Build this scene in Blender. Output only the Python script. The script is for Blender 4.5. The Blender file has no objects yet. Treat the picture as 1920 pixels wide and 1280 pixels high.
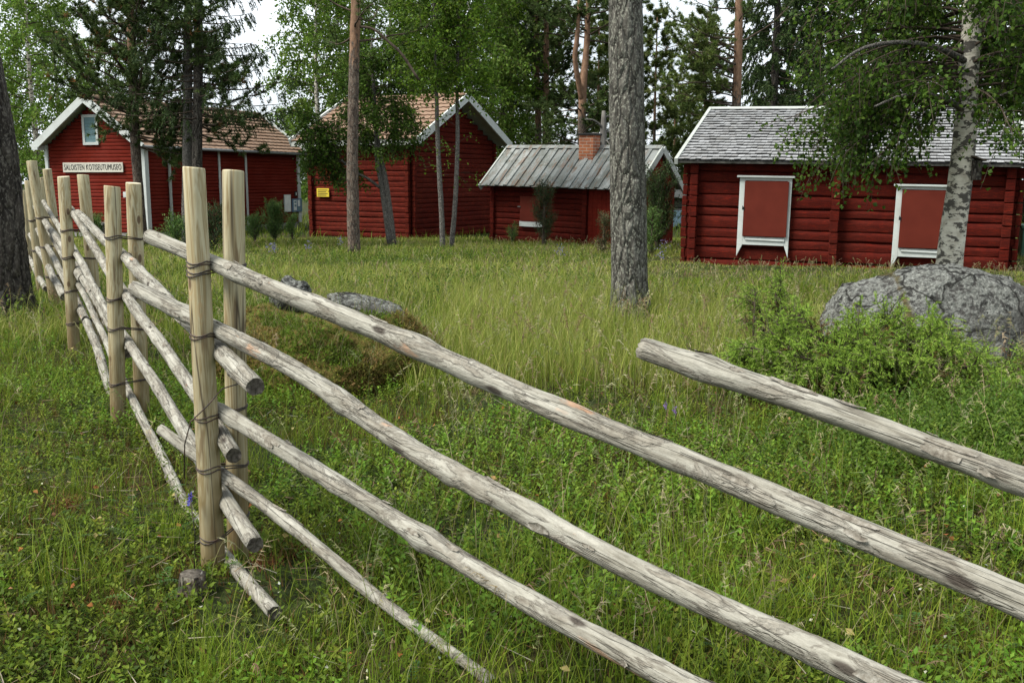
import bpy, math, random
import numpy as np
from mathutils import Vector, Matrix, Euler
R = math.radians
rng = np.random.default_rng(7); random.seed(7)
scene = bpy.context.scene
COL = scene.collection
# ------------------------------------------------------------------ camera
H, PITCH, F = 1.5, R(9.0), 1900.0
cam = bpy.data.objects.new('camera', bpy.data.cameras.new('camera')); COL.objects.link(cam)
cam.location = (0, 0, H); cam.rotation_euler = (R(90) - PITCH, 0, 0)
cam.data.sensor_width = 36; cam.data.lens = 36 * F / 1920; cam.data.clip_start = .05; cam.data.clip_end = 2000
scene.camera = cam
# ------------------------------------------------------------------ world, sun, exposure
SUN_EL, SUN_AZ = 52.0, -112.0            # azimuth measured from +Y (view) clockwise
w = bpy.data.worlds.new('World'); scene.world = w; w.use_nodes = True
nt = w.node_tree; nt.nodes.clear()
def wn(t): return nt.nodes.new(t)
out = wn('ShaderNodeOutputWorld'); bg = wn('ShaderNodeBackground'); sky = wn('ShaderNodeTexSky')
sky.sky_type = 'NISHITA'; sky.sun_disc = False; sky.sun_elevation = R(SUN_EL); sky.sun_rotation = R(SUN_AZ)
sky.air_density = 1.0; sky.dust_density = 2.5
tc = wn('ShaderNodeTexCoord'); mp = wn('ShaderNodeMapping'); mp.inputs['Scale'].default_value = (1, 1, 2.2)
no = wn('ShaderNodeTexNoise'); no.inputs['Scale'].default_value = 2.3; no.inputs['Detail'].default_value = 6; no.inputs['Roughness'].default_value = .55
cr = wn('ShaderNodeValToRGB'); cr.color_ramp.elements[0].position = .30; cr.color_ramp.elements[1].position = .52
cr.color_ramp.elements[0].color = (.42, .42, .42, 1); cr.color_ramp.elements[1].color = (1, 1, 1, 1)
mx = wn('ShaderNodeMix'); mx.data_type = 'RGBA'
nt.links.new(tc.outputs['Generated'], mp.inputs['Vector']); nt.links.new(mp.outputs[0], no.inputs['Vector'])
nt.links.new(no.outputs['Fac'], cr.inputs[0]); nt.links.new(cr.outputs[0], mx.inputs[0])
nt.links.new(sky.outputs[0], mx.inputs[6]); mx.inputs[7].default_value = (7.9, 8.5, 9.0, 1)   # bright cloud
nt.links.new(mx.outputs[2], bg.inputs[0]); bg.inputs[1].default_value = .077
nt.links.new(bg.outputs[0], out.inputs[0])
sl = bpy.data.lights.new('sun', 'SUN'); sl.energy = 3.3; sl.angle = R(24); sl.color = (1, .96, .89)
so = bpy.data.objects.new('sun', sl); COL.objects.link(so)
sd = Vector((math.sin(R(SUN_AZ)) * math.cos(R(SUN_EL)), math.cos(R(SUN_AZ)) * math.cos(R(SUN_EL)), math.sin(R(SUN_EL))))
so.rotation_euler = sd.to_track_quat('Z', 'Y').to_euler(); so.location = sd * 40
vs = scene.view_settings; scene.display_settings.display_device = 'sRGB'
vs.view_transform = 'Standard'; vs.look = 'None'; vs.exposure = 1.05; vs.gamma = 1
cy = scene.cycles; cy.max_bounces = 6; cy.diffuse_bounces = 3; cy.glossy_bounces = 2; cy.transmission_bounces = 4; cy.transparent_max_bounces = 4
# ------------------------------------------------------------------ view geometry helpers
cP, sP = math.cos(PITCH), math.sin(PITCH)
def ray(px, py):
    X, U = (px - 960) / F, (640 - py) / F
    return Vector((X, cP + U * sP, -sP + U * cP))
def at(px, py, Y):
    r = ray(px, py); t = Y / r.y
    return Vector((r.x * t, Y, H + r.z * t))
def on_plane(px, py, p, n):
    r = ray(px, py); t = (p[0] * n[0] + p[1] * n[1]) / (r.x * n[0] + r.y * n[1])
    return Vector((r.x * t, r.y * t, H + r.z * t))
def gz(x, y):
    """height of the ground"""
    x = np.asarray(x, float); y = np.asarray(y, float)
    z = -.012 * np.clip(y - 9, 0, 60)
    a = np.clip(1.25 - np.abs(y) / 40, .25, 1)
    z = z + a * (.030 * np.sin(1.9 * x + 1.3 * y + .4) * np.sin(1.4 * y - .7 * x + 1) + .018 * np.sin(4.3 * x - 2.1 * y) * np.sin(3.7 * y + 1.2 * x + 2) + .007 * np.sin(9 * x + 3 * y) * np.sin(8 * y - 4 * x))
    return z
def gnd(x, y): return float(gz(x, y))
def vnoise(x, y, s, o=0.):
    return (np.sin(x * s + 1.7 * np.sin(y * s * .8 + o) + o) + np.sin(y * s * 1.13 + 1.9 * np.sin(x * s * .71 + 2 * o) + 1.3 + o) + .6 * np.sin((x + y) * s * 2.1 + o * 3) + .6 * np.sin((x - .7 * y) * s * 2.7 + o * 5)) / 3.2
# ------------------------------------------------------------------ materials
def C4(c): return (c[0], c[1], c[2], 1)
class NT:
    def __init__(s, name):
        s.m = bpy.data.materials.new(name); s.m.use_nodes = True; s.t = s.m.node_tree; s.t.nodes.clear()
        s.o = s.t.nodes.new('ShaderNodeOutputMaterial')
    def n(s, t, ins=None, **kw):
        d = s.t.nodes.new(t)
        for k, v in kw.items(): setattr(d, k, v)
        for k, v in (ins or {}).items(): s.set(d, k, v)
        return d
    def set(s, d, k, v):
        i = d.inputs[k]
        if isinstance(v, bpy.types.NodeSocket): s.t.links.new(v, i)
        elif isinstance(v, bpy.types.Node): s.t.links.new(v.outputs[0], i)
        else: i.default_value = v
    def coord(s, scale=(1, 1, 1), kind='Object'):
        c = s.n('ShaderNodeTexCoord'); m = s.n('ShaderNodeMapping', {'Vector': c.outputs[kind], 'Scale': scale}); return m.outputs[0]
    def noise(s, v, scale, detail=4, rough=.55, dist=0):
        return s.n('ShaderNodeTexNoise', {'Vector': v, 'Scale': scale, 'Detail': detail, 'Roughness': rough, 'Distortion': dist}).outputs['Fac']
    def vor(s, v, scale, feature='F1', rand=1.):
        return s.n('ShaderNodeTexVoronoi', {'Vector': v, 'Scale': scale, 'Randomness': rand}, feature=feature)
    def ramp(s, f, stops):
        r = s.n('ShaderNodeValToRGB', {'Fac': f}); e = r.color_ramp.elements
        while len(e) < len(stops): e.new(.5)
        for i, (p, c) in enumerate(stops):
            e[i].position = p; e[i].color = C4(c) if hasattr(c, '__len__') else (c, c, c, 1)
        return r.outputs[0]
    def mix(s, f, a, b, blend='MIX'):
        d = s.n('ShaderNodeMix', data_type='RGBA', blend_type=blend)
        for k, v in ((0, f), (6, a), (7, b)):
            if isinstance(v, (tuple, list)) : v = C4(v)
            s.set(d, k, v)
        return d.outputs[2]
    def math(s, op, a, b=0.):
        d = s.n('ShaderNodeMath', operation=op); s.set(d, 0, a); s.set(d, 1, b); return d.outputs[0]
    def bump(s, h, strength=.5, dist=.01, normal=None):
        ins = {'Height': h, 'Strength': strength, 'Distance': dist}
        if normal is not None: ins['Normal'] = normal
        return s.n('ShaderNodeBump', ins).outputs[0]
    def rnd(s): return s.n('ShaderNodeObjectInfo').outputs['Random']
    def done(s, col, rough=.8, normal=None, spec=.3, transl=None, metal=0.):
        if isinstance(col, (tuple, list)): col = C4(col)
        b = s.n('ShaderNodeBsdfPrincipled', {'Base Color': col, 'Roughness': rough, 'Specular IOR Level': spec, 'Metallic': metal})
        if normal is not None: s.set(b, 'Normal', normal)
        sh = b.outputs[0]
        if transl:
            t = s.n('ShaderNodeBsdfTranslucent', {'Color': col}); sh = s.n('ShaderNodeMixShader', {0: transl, 1: b.outputs[0], 2: t.outputs[0]}).outputs[0]
        s.t.links.new(sh, s.o.inputs[0]); return s.m
M = {}
def leafmat(name, rough=.5, transl=.3, spec=.35):
    t = NT(name); a = t.n('ShaderNodeAttribute', attribute_name='Col')
    h = t.n('ShaderNodeHueSaturation', {'Color': a.outputs['Color'], 'Value': t.math('ADD', t.math('MULTIPLY', t.rnd(), .3), .85)})
    M[name] = t.done(h.outputs[0], rough, None, spec, transl)
leafmat('leaf', .55, .44, .14); leafmat('needle', .6, .16, .12); leafmat('grassblade', .6, .34, .12); leafmat('juniper', .6, .28, .1); leafmat('dead', .9, .1, .1)
# ground sheet
t = NT('soil'); v = t.coord()
g1 = t.ramp(t.noise(v, 1.3, 6), [(.3, (.020, .030, .008)), (.5, (.035, .048, .012)), (.62, (.060, .045, .018)), (.75, (.030, .05, .012))])
g2 = t.ramp(t.noise(v, 22, 4), [(.35, .35), (.7, 1.3)])
M['soil'] = t.done(t.mix(1., g1, g2, 'MULTIPLY'), .95, t.bump(t.noise(v, 30, 5), .9, .05), .1)
# red painted logs
def redwall(name, base, dark, gstr, edge=(.25, .09, .06), freq=1.):
    t = NT(name); v = t.coord((.35 * freq, .35 * freq, 6 * freq)); v2 = t.coord()
    a = t.noise(v, 3.5, 6, .6); b = t.noise(v2, 1.1, 4)
    col = t.mix(t.ramp(a, [(.32, 0.), (.7, 1.)]), dark, base)
    col = t.mix(t.ramp(b, [(.4, 0.), (.75, .6)]), col, edge)
    col = t.mix(t.ramp(t.noise(t.coord((1.1, 1.1, 2.6)), 5.5, 7, .72), [(.56, 0.), (.70, .5)]), col, tuple(x * .45 for x in dark))
    col = t.mix(t.ramp(t.noise(t.coord((.8, .8, 9)), 6.5, 5, .7), [(.63, 0.), (.72, .45)]), col, (.23, .075, .05))
    v3 = t.coord((1.2, 1.2, 60)); f = t.noise(v3, 4, 4, .7)
    col = t.mix(t.ramp(f, [(.42, .0), (.36, 0.), (.30, gstr)]), col, (.02, .005, .004))
    M[name] = t.done(col, .85, t.bump(t.noise(t.coord((2, 2, 40)), 3, 5, .7), .5, .012), .06)
redwall('red_log', (.225, .0215, .0085), (.142, .0122, .0055), .8, (.27, .05, .025))
redwall('red_log_dark', (.205, .0160, .0060), (.128, .0092, .0042), .8, (.24, .036, .018))
redwall('red_board', (.185, .0170, .0072), (.12, .0098, .005), .4, (.20, .030, .02))
redwall('red_siding', (.185, .0190, .0085), (.120, .0108, .0055), .35, (.21, .035, .024))
t = NT('shutter'); v = t.coord(); a = t.noise(v, 2.2, 5); b = t.noise(t.coord((14, 14, 1)), 3, 4)
M['shutter'] = t.done(t.mix(t.ramp(a, [(.3, 0.), (.75, 1.)]), (.082, .0125, .0066), (.108, .018, .0098)), .7, t.bump(b, .25, .004), .12)
def paint(name, c, var=.12, dirt=(.3, .3, .26), rough=.55, dirtamt=.5):
    t = NT(name); v = t.coord(); a = t.noise(v, 3, 6, .65); b = t.noise(v, 26, 3)
    col = t.mix(t.ramp(a, [(.45, 0.), (.8, dirtamt)]), c, dirt); col = t.mix(var, col, t.ramp(b, [(.3, .4), (.7, 1.)]), 'MULTIPLY')
    M[name] = t.done(col, rough, t.bump(b, .15, .003), .3)
paint('white', (.48, .51, .485)); paint('white_dirty', (.37, .39, .36), .2, (.2, .22, .17), .7, .8); paint('signwhite', (.52, .50, .42), .08)
paint('bluegrey', (.15, .25, .27), .15, (.1, .16, .17)); paint('doorblue', (.22, .34, .42), .15, (.15, .2, .22)); paint('greenpaint', (.035, .10, .06), .1, (.03, .06, .04))
paint('black', (.012, .012, .012), .1, (.03, .03, .03)); paint('blueboard', (.10, .17, .24), .1, (.16, .22, .26)); paint('yellow', (.55, .42, .03), .1, (.3, .24, .04)); paint('paper', (.72, .74, .7), .05)
paint('concrete', (.24, .23, .21), .3, (.12, .12, .10), .95); paint('gutter', (.20, .21, .21), .2, (.08, .08, .08), .5)
# roofs
t = NT('shingle'); v = t.coord((1, 1, 1)); isl = t.n('ShaderNodeNewGeometry').outputs['Random Per Island']
c1 = t.ramp(isl, [(0., (.215, .215, .213)), (.4, (.27, .275, .275)), (.8, (.33, .335, .338)), (1., (.225, .22, .213))])
c1 = t.mix(t.ramp(t.noise(v, 1.6, 5), [(.52, 0.), (.72, .55)]), c1, (.17, .17, .155))
M['shingle'] = t.done(t.mix(.6, c1, t.ramp(t.noise(t.coord((34, 2, 2)), 2, 4, .7), [(.3, .45), (.7, 1.15)]), 'MULTIPLY'), .8, t.bump(t.noise(t.coord((40, 3, 3)), 2, 4), .4, .006), .3)
t = NT('roofboard'); v = t.coord(); isl = t.n('ShaderNodeNewGeometry').outputs['Random Per Island']
c1 = t.ramp(isl, [(0., (.11, .118, .112)), (.5, (.165, .177, .168)), (1., (.22, .232, .22))])
c1 = t.mix(t.ramp(t.noise(v, 2.2, 6, .7), [(.46, 0.), (.60, .85)]), c1, (.085, .092, .078))
c1 = t.mix(t.ramp(t.noise(t.coord((5, .8, .8)), 2.4, 6, .75), [(.535, 0.), (.62, .8)]), c1, (.12, .068, .040))
c1 = t.mix(t.ramp(t.noise(t.coord((2, 1, 1)), 6.1, 4, .7), [(.62, 0.), (.69, .9)]), c1, (.30, .30, .285))
M['roofboard'] = t.done(c1, .85, t.bump(t.noise(t.coord((30, 2, 2)), 2, 5, .7), .6, .01), .25)
t = NT('tile'); v = t.coord(); isl = t.noise(t.coord((3, 3, 3)), 1.2, 2)
c1 = t.ramp(isl, [(.3, (.17, .104, .067)), (.5, (.215, .14, .094)), (.7, (.25, .175, .125))])
c1 = t.mix(t.ramp(t.noise(v, 9, 5), [(.5, 0.), (.75, .5)]), c1, (.22, .15, .11))
M['tile'] = t.done(c1, .85, t.bump(t.noise(v, 40, 3), .2, .005), .2)
t = NT('brick'); br = t.n('ShaderNodeTexBrick', {'Vector': t.n('ShaderNodeUVMap').outputs[0], 'Color1': (.36, .125, .055, 1), 'Color2': (.26, .085, .045, 1), 'Mortar': (.34, .25, .19, 1), 'Scale': 1., 'Mortar Size': .012, 'Brick Width': .25, 'Row Height': .085, 'Mortar Smooth': .3, 'Bias': 0.})
c1 = t.mix(.6, br.outputs['Color'], t.ramp(t.noise(t.coord(), 7, 5), [(.3, .55), (.7, 1.2)]), 'MULTIPLY')
M['brick'] = t.done(c1, .9, t.bump(t.math('SUBTRACT', 1., br.outputs['Fac']), .5, .012), .2)
# fence woods
t = NT('weathered_rail'); v = t.coord((1.6, 15, 15)); vo = t.coord(); rd = t.rnd()
sh = t.n('ShaderNodeVectorMath', {0: v, 1: t.n('ShaderNodeCombineXYZ', {0: t.math('MULTIPLY', rd, 37.)}).outputs[0]}, operation='ADD').outputs[0]
fib = t.noise(sh, 2.4, 7, .68, .4)
c1 = t.ramp(fib, [(.22, (.055, .047, .038)), (.38, (.180, .168, .135)), (.55, (.30, .288, .243)), (.8, (.42, .408, .352))])
sh2 = t.n('ShaderNodeVectorMath', {0: t.coord((5, 16, 16)), 1: t.n('ShaderNodeCombineXYZ', {0: t.math('MULTIPLY', rd, 91.)}).outputs[0]}, operation='ADD').outputs[0]
pat = t.noise(sh2, 1.05, 5, .62, .6)
barkc = t.ramp(t.noise(t.coord((14, 40, 40)), 2, 4), [(.3, (.10, .08, .06)), (.55, (.215, .195, .157)), (.75, (.335, .318, .272))])
pf = t.ramp(pat, [(.53, 0.), (.575, 1.)])
c1 = t.mix(t.math('MULTIPLY', pf, .6), c1, barkc)
edge = t.ramp(pat, [(.50, 0.), (.53, .5), (.56, 0.)])
c1 = t.mix(edge, c1, (.060, .045, .034))
warm = t.ramp(t.noise(sh2, .62, 4, .6), [(.66, 0.), (.71, .5)])
c1 = t.mix(warm, c1, (.42, .22, .115))
crk = t.ramp(t.noise(t.n('ShaderNodeVectorMath', {0: t.coord((.5, 22, 22)), 1: t.n('ShaderNodeCombineXYZ', {0: t.math('MULTIPLY', rd, 17.)}).outputs[0]}, operation='ADD').outputs[0], 1.7, 3, .5, .2), [(.485, 0.), (.50, 1.), (.515, 0.)])
c1 = t.mix(t.math('MULTIPLY', crk, .55), c1, (.05, .042, .033))
kn = t.vor(t.n('ShaderNodeVectorMath', {0: t.coord((4.2, 11, 11)), 1: t.n('ShaderNodeCombineXYZ', {0: t.math('MULTIPLY', rd, 53.)}).outputs[0]}, operation='ADD').outputs[0], 1.).outputs['Distance']
c1 = t.mix(t.ramp(kn, [(.10, .9), (.17, 0.)]), c1, (.05, .04, .032))
hgt = t.math('ADD', t.math('ADD', t.math('MULTIPLY', fib, .5), t.math('MULTIPLY', pf, .5)), t.math('MULTIPLY', crk, -.7))
c1 = t.mix(.42, c1, t.ramp(t.noise(t.coord((24, 90, 90)), 1.6, 5, .7), [(.28, .45), (.55, 1.), (.75, 1.25)]), 'MULTIPLY')
M['rail'] = t.done(c1, .85, t.bump(t.math('ADD', hgt, t.math('MULTIPLY', t.noise(t.coord((20, 60, 60)), 2, 5, .7), .5)), .9, .008), .15)
t = NT('bark_flake'); v = t.coord((9, 9, 9)); M['flake'] = t.done(t.ramp(t.noise(v, 6, 5, .7), [(.3, (.075, .063, .05)), (.5, (.185, .168, .137)), (.7, (.32, .305, .265))]), .95, t.bump(t.noise(v, 14, 4, .7), .8, .003), .05)
t = NT('rail_end'); v = t.coord(); M['rail_end'] = t.done(t.ramp(t.noise(v, 60, 4), [(.3, (.035, .030, .024)), (.7, (.13, .115, .095))]), .95, t.bump(t.noise(v, 80, 4), .8, .006), .1)
t = NT('post_wood'); rd = t.rnd(); off = t.n('ShaderNodeCombineXYZ', {0: t.math('MULTIPLY', rd, 31.), 2: t.math('MULTIPLY', rd, 13.)}).outputs[0]
v = t.n('ShaderNodeVectorMath', {0: t.coord((17, 17, 1.1)), 1: off}, operation='ADD').outputs[0]
gr = t.noise(v, 1., 4, .55, 1.3); fi = t.noise(t.coord((90, 90, 3)), 1., 3, .6)
c1 = t.ramp(gr, [(.28, (.22, .155, .07)), (.40, (.37, .315, .185)), (.47, (.42, .38, .25)), (.52, (.25, .19, .09)), (.57, (.40, .36, .23)), (.66, (.33, .265, .14)), (.76, (.17, .115, .05))])
kv = t.n('ShaderNodeVectorMath', {0: t.coord((9, 9, 4.2)), 1: off}, operation='ADD').outputs[0]
kd = t.vor(kv, 1.).outputs['Distance']
rings = t.math('SINE', t.math('MULTIPLY', kd, 75.))
c1 = t.mix(t.math('MULTIPLY', t.ramp(kd, [(.16, .55), (.33, 0.)]), t.math('GREATER_THAN', rings, .1)), c1, (.33, .22, .10))
c1 = t.mix(t.ramp(kd, [(.10, .95), (.15, 0.)]), c1, (.10, .06, .03))
zc = t.n('ShaderNodeSeparateXYZ', {0: t.n('ShaderNodeTexCoord').outputs['Object']}).outputs[2]
stn = t.math('ADD', t.math('MULTIPLY', t.noise(t.coord((6, 6, 1.5)), 1.5, 4), .9), t.math('MULTIPLY', zc, -.36))
c1 = t.mix(t.ramp(stn, [(.0, 0.), (.40, .9)]), c1, (.13, .092, .034))         # damp brown foot of the post
c1 = t.mix(t.ramp(t.noise(t.coord((22, 22, 2.4)), 1.3, 3), [(.60, 0.), (.68, .75)]), c1, (.135, .088, .04))
c1 = t.mix(t.math('MULTIPLY', t.ramp(t.noise(t.n('ShaderNodeVectorMath', {0: t.coord((9, 9, .22)), 1: off}, operation='ADD').outputs[0], 1., 2), [(.487, 0.), (.50, 1.), (.513, 0.)]), .9), c1, (.03, .018, .01))
c1 = t.mix(.35, c1, t.ramp(fi, [(.3, .6), (.7, 1.15)]), 'MULTIPLY')
M['post'] = t.done(c1, .6, t.bump(fi, .25, .003), .35)
t = NT('end_grain'); v = t.coord(); M['end_grain'] = t.done(t.mix(.5, (.56, .50, .36), t.ramp(t.noise(v, 70, 4), [(.3, .4), (.7, 1.)]), 'MULTIPLY'), .85)
t = NT('wire'); M['wire'] = t.done(t.ramp(t.noise(t.coord(), 40, 3), [(.4, (.016, .012, .010)), (.6, (.055, .028, .018))]), .6, None, .5)
# barks
def bark(name, dark, mid, light, lich=None, sc=(9, 9, 2.6), k=1., bd=.03):
    t = NT(name); v = t.coord(sc); n1 = t.noise(v, 1.5 * k, 6, .65, .3); vo = t.vor(v, 1.25 * k, 'DISTANCE_TO_EDGE').outputs['Distance']
    c = t.ramp(n1, [(.30, dark), (.52, mid), (.72, light)])
    c = t.mix(t.ramp(vo, [(.02, .7), (.12, 0.)]), c, tuple(x * .45 for x in dark))
    if lich: c = t.mix(t.ramp(t.noise(t.coord((sc[0] * 3.6, sc[1] * 3.6, sc[2] * 8)), 1.5 * k, 3, .6), [(.52, 0.), (.60, .7)]), c, lich)
    h = t.math('ADD', t.ramp(vo, [(.0, 0.), (.22, 1.)]), t.math('MULTIPLY', n1, .8))
    M[name] = t.done(c, .92, t.bump(h, .9, bd), .15)
bark('bark_grey', (.045, .042, .034), (.085, .08, .068), (.15, .146, .126), (.25, .253, .205))
bark('bark_dark', (.022, .019, .016), (.05, .043, .036), (.085, .075, .062), (.13, .12, .10), (7, 7, 2), 1., .04)
bark('bark_mid', (.035, .027, .02), (.085, .066, .05), (.14, .115, .088), (.20, .19, .15), (12, 12, 4))
bark('bark_thin', (.06, .055, .048), (.14, .13, .115), (.24, .23, .205), None, (16, 16, 7), 1.5, .01)
t = NT('bark_orange'); v = t.coord((10, 10, 4)); n1 = t.noise(v, 1.4, 6, .65)
zc = t.n('ShaderNodeSeparateXYZ', {0: t.n('ShaderNodeTexCoord').outputs['Object']}).outputs[2]
low = t.ramp(n1, [(.3, (.05, .036, .027)), (.55, (.11, .08, .06)), (.75, (.17, .135, .10))]); hi = t.ramp(n1, [(.3, (.10, .058, .036)), (.55, (.19, .112, .068)), (.75, (.27, .18, .12))])
crk_ = t.vor(t.coord((11, 11, 3.2)), 1.3, 'DISTANCE_TO_EDGE').outputs['Distance']
low = t.mix(t.ramp(crk_, [(.02, .85), (.13, 0.)]), low, (.02, .015, .012)); low = t.mix(t.ramp(t.noise(t.coord((30, 30, 16)), 1.6, 3), [(.55, 0.), (.64, .6)]), low, (.21, .20, .165))
M['bark_orange'] = t.done(t.mix(t.ramp(t.math('ADD', t.math('MULTIPLY', zc, .16), t.math('MULTIPLY', n1, .5)), [(.95, 0.), (1.6, 1.)]), low, hi), .85, t.bump(n1, .7, .02), .2)
t = NT('bark_birch'); v = t.coord((4.6, 4.6, 8.5)); n1 = t.noise(v, 1.5, 6, .66, .2); n2 = t.noise(t.coord((3, 3, 70)), 1.3, 3)
c1 = t.ramp(t.noise(t.coord(), 7, 4), [(.35, (.36, .33, .265)), (.6, (.55, .525, .44))])
c1 = t.mix(t.ramp(n2, [(.60, 0.), (.68, .6)]), c1, (.14, .12, .10))
c1 = t.mix(t.ramp(n1, [(.505, 0.), (.545, .95)]), c1, (.05, .045, .038))
M['bark_birch'] = t.done(c1, .75, t.bump(t.math('ADD', n1, t.math('MULTIPLY', n2, .3)), .7, .02), .3)
t = NT('twig'); M['twig'] = t.done(t.ramp(t.noise(t.coord(), 9, 4), [(.3, (.035, .026, .02)), (.7, (.09, .07, .052))]), .9, None, .1)
t = NT('snag'); M['snag'] = t.done(t.ramp(t.noise(t.coord((8, 8, 1)), 2, 5), [(.3, (.07, .066, .058)), (.7, (.17, .16, .145))]), .9, None, .1)
# rocks
def rock(name, moss):
    t = NT(name); v = t.coord(); n1 = t.noise(v, 3.2, 7, .7); n2 = t.noise(v, 19, 8, .78, .15); n3 = t.vor(v, 34).outputs['Distance']
    c = t.ramp(n1, [(.3, (.022, .021, .020)), (.5, (.060, .058, .054)), (.7, (.11, .105, .097))])
    lf = t.ramp(n2, [(.43, 0.), (.53, .95)])
    c = t.mix(lf, c, t.ramp(t.noise(v, 45, 4, .7), [(.3, (.12, .125, .112)), (.55, (.27, .278, .25)), (.72, (.46, .47, .43))]))
    c = t.mix(t.ramp(n3, [(.04, .8), (.14, 0.)]), c, (.03, .03, .028))
    big = t.noise(v, 1.4, 4, .6)
    c = t.mix(t.ramp(t.math('ADD', t.math('MULTIPLY', big, .7), t.math('MULTIPLY', n2, .3)), [(.53, 0.), (.60, .85)]), c, (.055, .053, .049))
    ck = t.vor(t.n('ShaderNodeVectorMath', {0: t.coord((1, 1, 1.6)), 1: t.n('ShaderNodeTexNoise', {'Vector': v, 'Scale': 2.2, 'Detail': 3.}).outputs['Color']}, operation='ADD').outputs[0], 1.15, 'DISTANCE_TO_EDGE').outputs['Distance']
    c = t.mix(t.ramp(ck, [(.006, .9), (.022, 0.)]), c, (.02, .019, .017))
    if moss:
        nz = t.n('ShaderNodeTexCoord').outputs['Object']; z = t.n('ShaderNodeSeparateXYZ', {0: nz}).outputs[2]
        mc = t.ramp(t.noise(v, 11, 6, .7), [(.3, (.08, .065, .02)), (.48, (.16, .125, .035)), (.58, (.11, .14, .025)), (.72, (.22, .15, .05))])
        c = t.mix(t.ramp(t.math('ADD', z, t.math('MULTIPLY', t.noise(v, 5, 4), .22)), [(.72, 1.), (.8, 0.)]), c, mc)
    else:
        zz = t.n('ShaderNodeSeparateXYZ', {0: v}).outputs[0]
        mc = t.ramp(t.noise(v, 13, 6, .7), [(.3, (.05, .045, .016)), (.5, (.10, .085, .03)), (.7, (.15, .09, .045))])
        c = t.mix(t.ramp(t.math('ADD', t.math('MULTIPLY', t.math('ABSOLUTE', t.math('ADD', zz, .42)), 2.6), t.math('MULTIPLY', t.noise(v, 4, 4), .9)), [(.52, .9), (.62, 0.)]), c, mc)
    M[name] = t.done(c, .95, t.bump(t.math('ADD', n2, t.math('ADD', t.math('MULTIPLY', n3, .4), t.math('MULTIPLY', n1, .8))), 1., .06), .1)
rock('lichen_rock', 0); rock('moss_rock', 1)
# ------------------------------------------------------------------ mesh builders
class MB:
    def __init__(s): s.v = []; s.f = []; s.n = 0; s.mi = []
    def add(s, V, Fc, mi=0):
        V = np.asarray(V, float); s.v.append(V)
        for f in Fc: s.f.append(tuple(int(i) + s.n for i in f)); s.mi.append(mi)
        s.n += len(V); return s
    def box(s, lo, hi, mi=0, j=0.):
        lo, hi = np.array(lo, float), np.array(hi, float)
        V = np.array([[(lo, hi)[i][0], (lo, hi)[k][1], (lo, hi)[l][2]] for l in (0, 1) for k in (0, 1) for i in (0, 1)])
        if j: V = V + rng.uniform(-j, j, V.shape)
        return s.add(V, [(0, 2, 3, 1), (4, 5, 7, 6), (0, 1, 5, 4), (2, 6, 7, 3), (0, 4, 6, 2), (1, 3, 7, 5)], mi)
    def slab(s, o, a, b, c, mi=0, j=0.):
        """box from corner o along the vectors a, b, c"""
        o, a, b, c = (np.array(q, float) for q in (o, a, b, c))
        V = np.array([o, o + a, o + b, o + a + b, o + c, o + a + c, o + b + c, o + a + b + c])
        if j: V = V + rng.uniform(-j, j, V.shape)
        return s.add(V, [(0, 2, 3, 1), (4, 5, 7, 6), (0, 1, 5, 4), (2, 6, 7, 3), (0, 4, 6, 2), (1, 3, 7, 5)], mi)
    def tube(s, P, rad, seg=8, caps=True, mi=0, nz=0., capmi=None, squash=None):
        P = np.array([tuple(p) for p in P], float); n = len(P); rad = np.broadcast_to(np.asarray(rad, float), (n,))
        T = np.gradient(P, axis=0); T /= np.linalg.norm(T, axis=1)[:, None] + 1e-12
        ref = np.array([0, 0, 1.]) if abs(T[0][2]) < .9 else np.array([1., 0, 0])
        u = np.cross(T[0], ref); u /= np.linalg.norm(u); V = []
        a = np.linspace(0, 2 * np.pi, seg, endpoint=False)
        for i in range(n):
            u = u - T[i] * u.dot(T[i]); u /= np.linalg.norm(u) + 1e-12; w_ = np.cross(T[i], u)
            r = rad[i] * (1 + (nz * rng.normal(size=seg) if nz else 0))
            V.append(P[i] + np.outer(np.cos(a) * r, u) + np.outer(np.sin(a) * r, w_))
        V = np.concatenate(V); Fc = [(i * seg + k, i * seg + (k + 1) % seg, (i + 1) * seg + (k + 1) % seg, (i + 1) * seg + k) for i in range(n - 1) for k in range(seg)]
        s.add(V, Fc, mi)
        if caps:
            b = s.n - len(V); cm = mi if capmi is None else capmi
            s.f.append(tuple(b + k for k in reversed(range(seg)))); s.mi.append(cm)
            s.f.append(tuple(b + (n - 1) * seg + k for k in range(seg))); s.mi.append(cm)
        return s
    def build(s, name, mats, parent=None, smooth=False, bevel=0., angle=None):
        me = bpy.data.meshes.new(name); me.from_pydata(np.concatenate(s.v).tolist() if s.v else [], [], s.f)
        mats = mats if isinstance(mats, (list, tuple)) else [mats]
        for m in mats: me.materials.append(M[m])
        if len(mats) > 1: me.polygons.foreach_set('material_index', s.mi)
        if smooth: me.polygons.foreach_set('use_smooth', [True] * len(me.polygons))
        me.update(); me.validate()
        o = bpy.data.objects.new(name, me); COL.objects.link(o)
        if parent is not None: o.parent = parent
        if bevel:
            b = o.modifiers.new('bevel', 'BEVEL'); b.width = bevel; b.segments = 2; b.limit_method = 'ANGLE'
        return o
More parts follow.
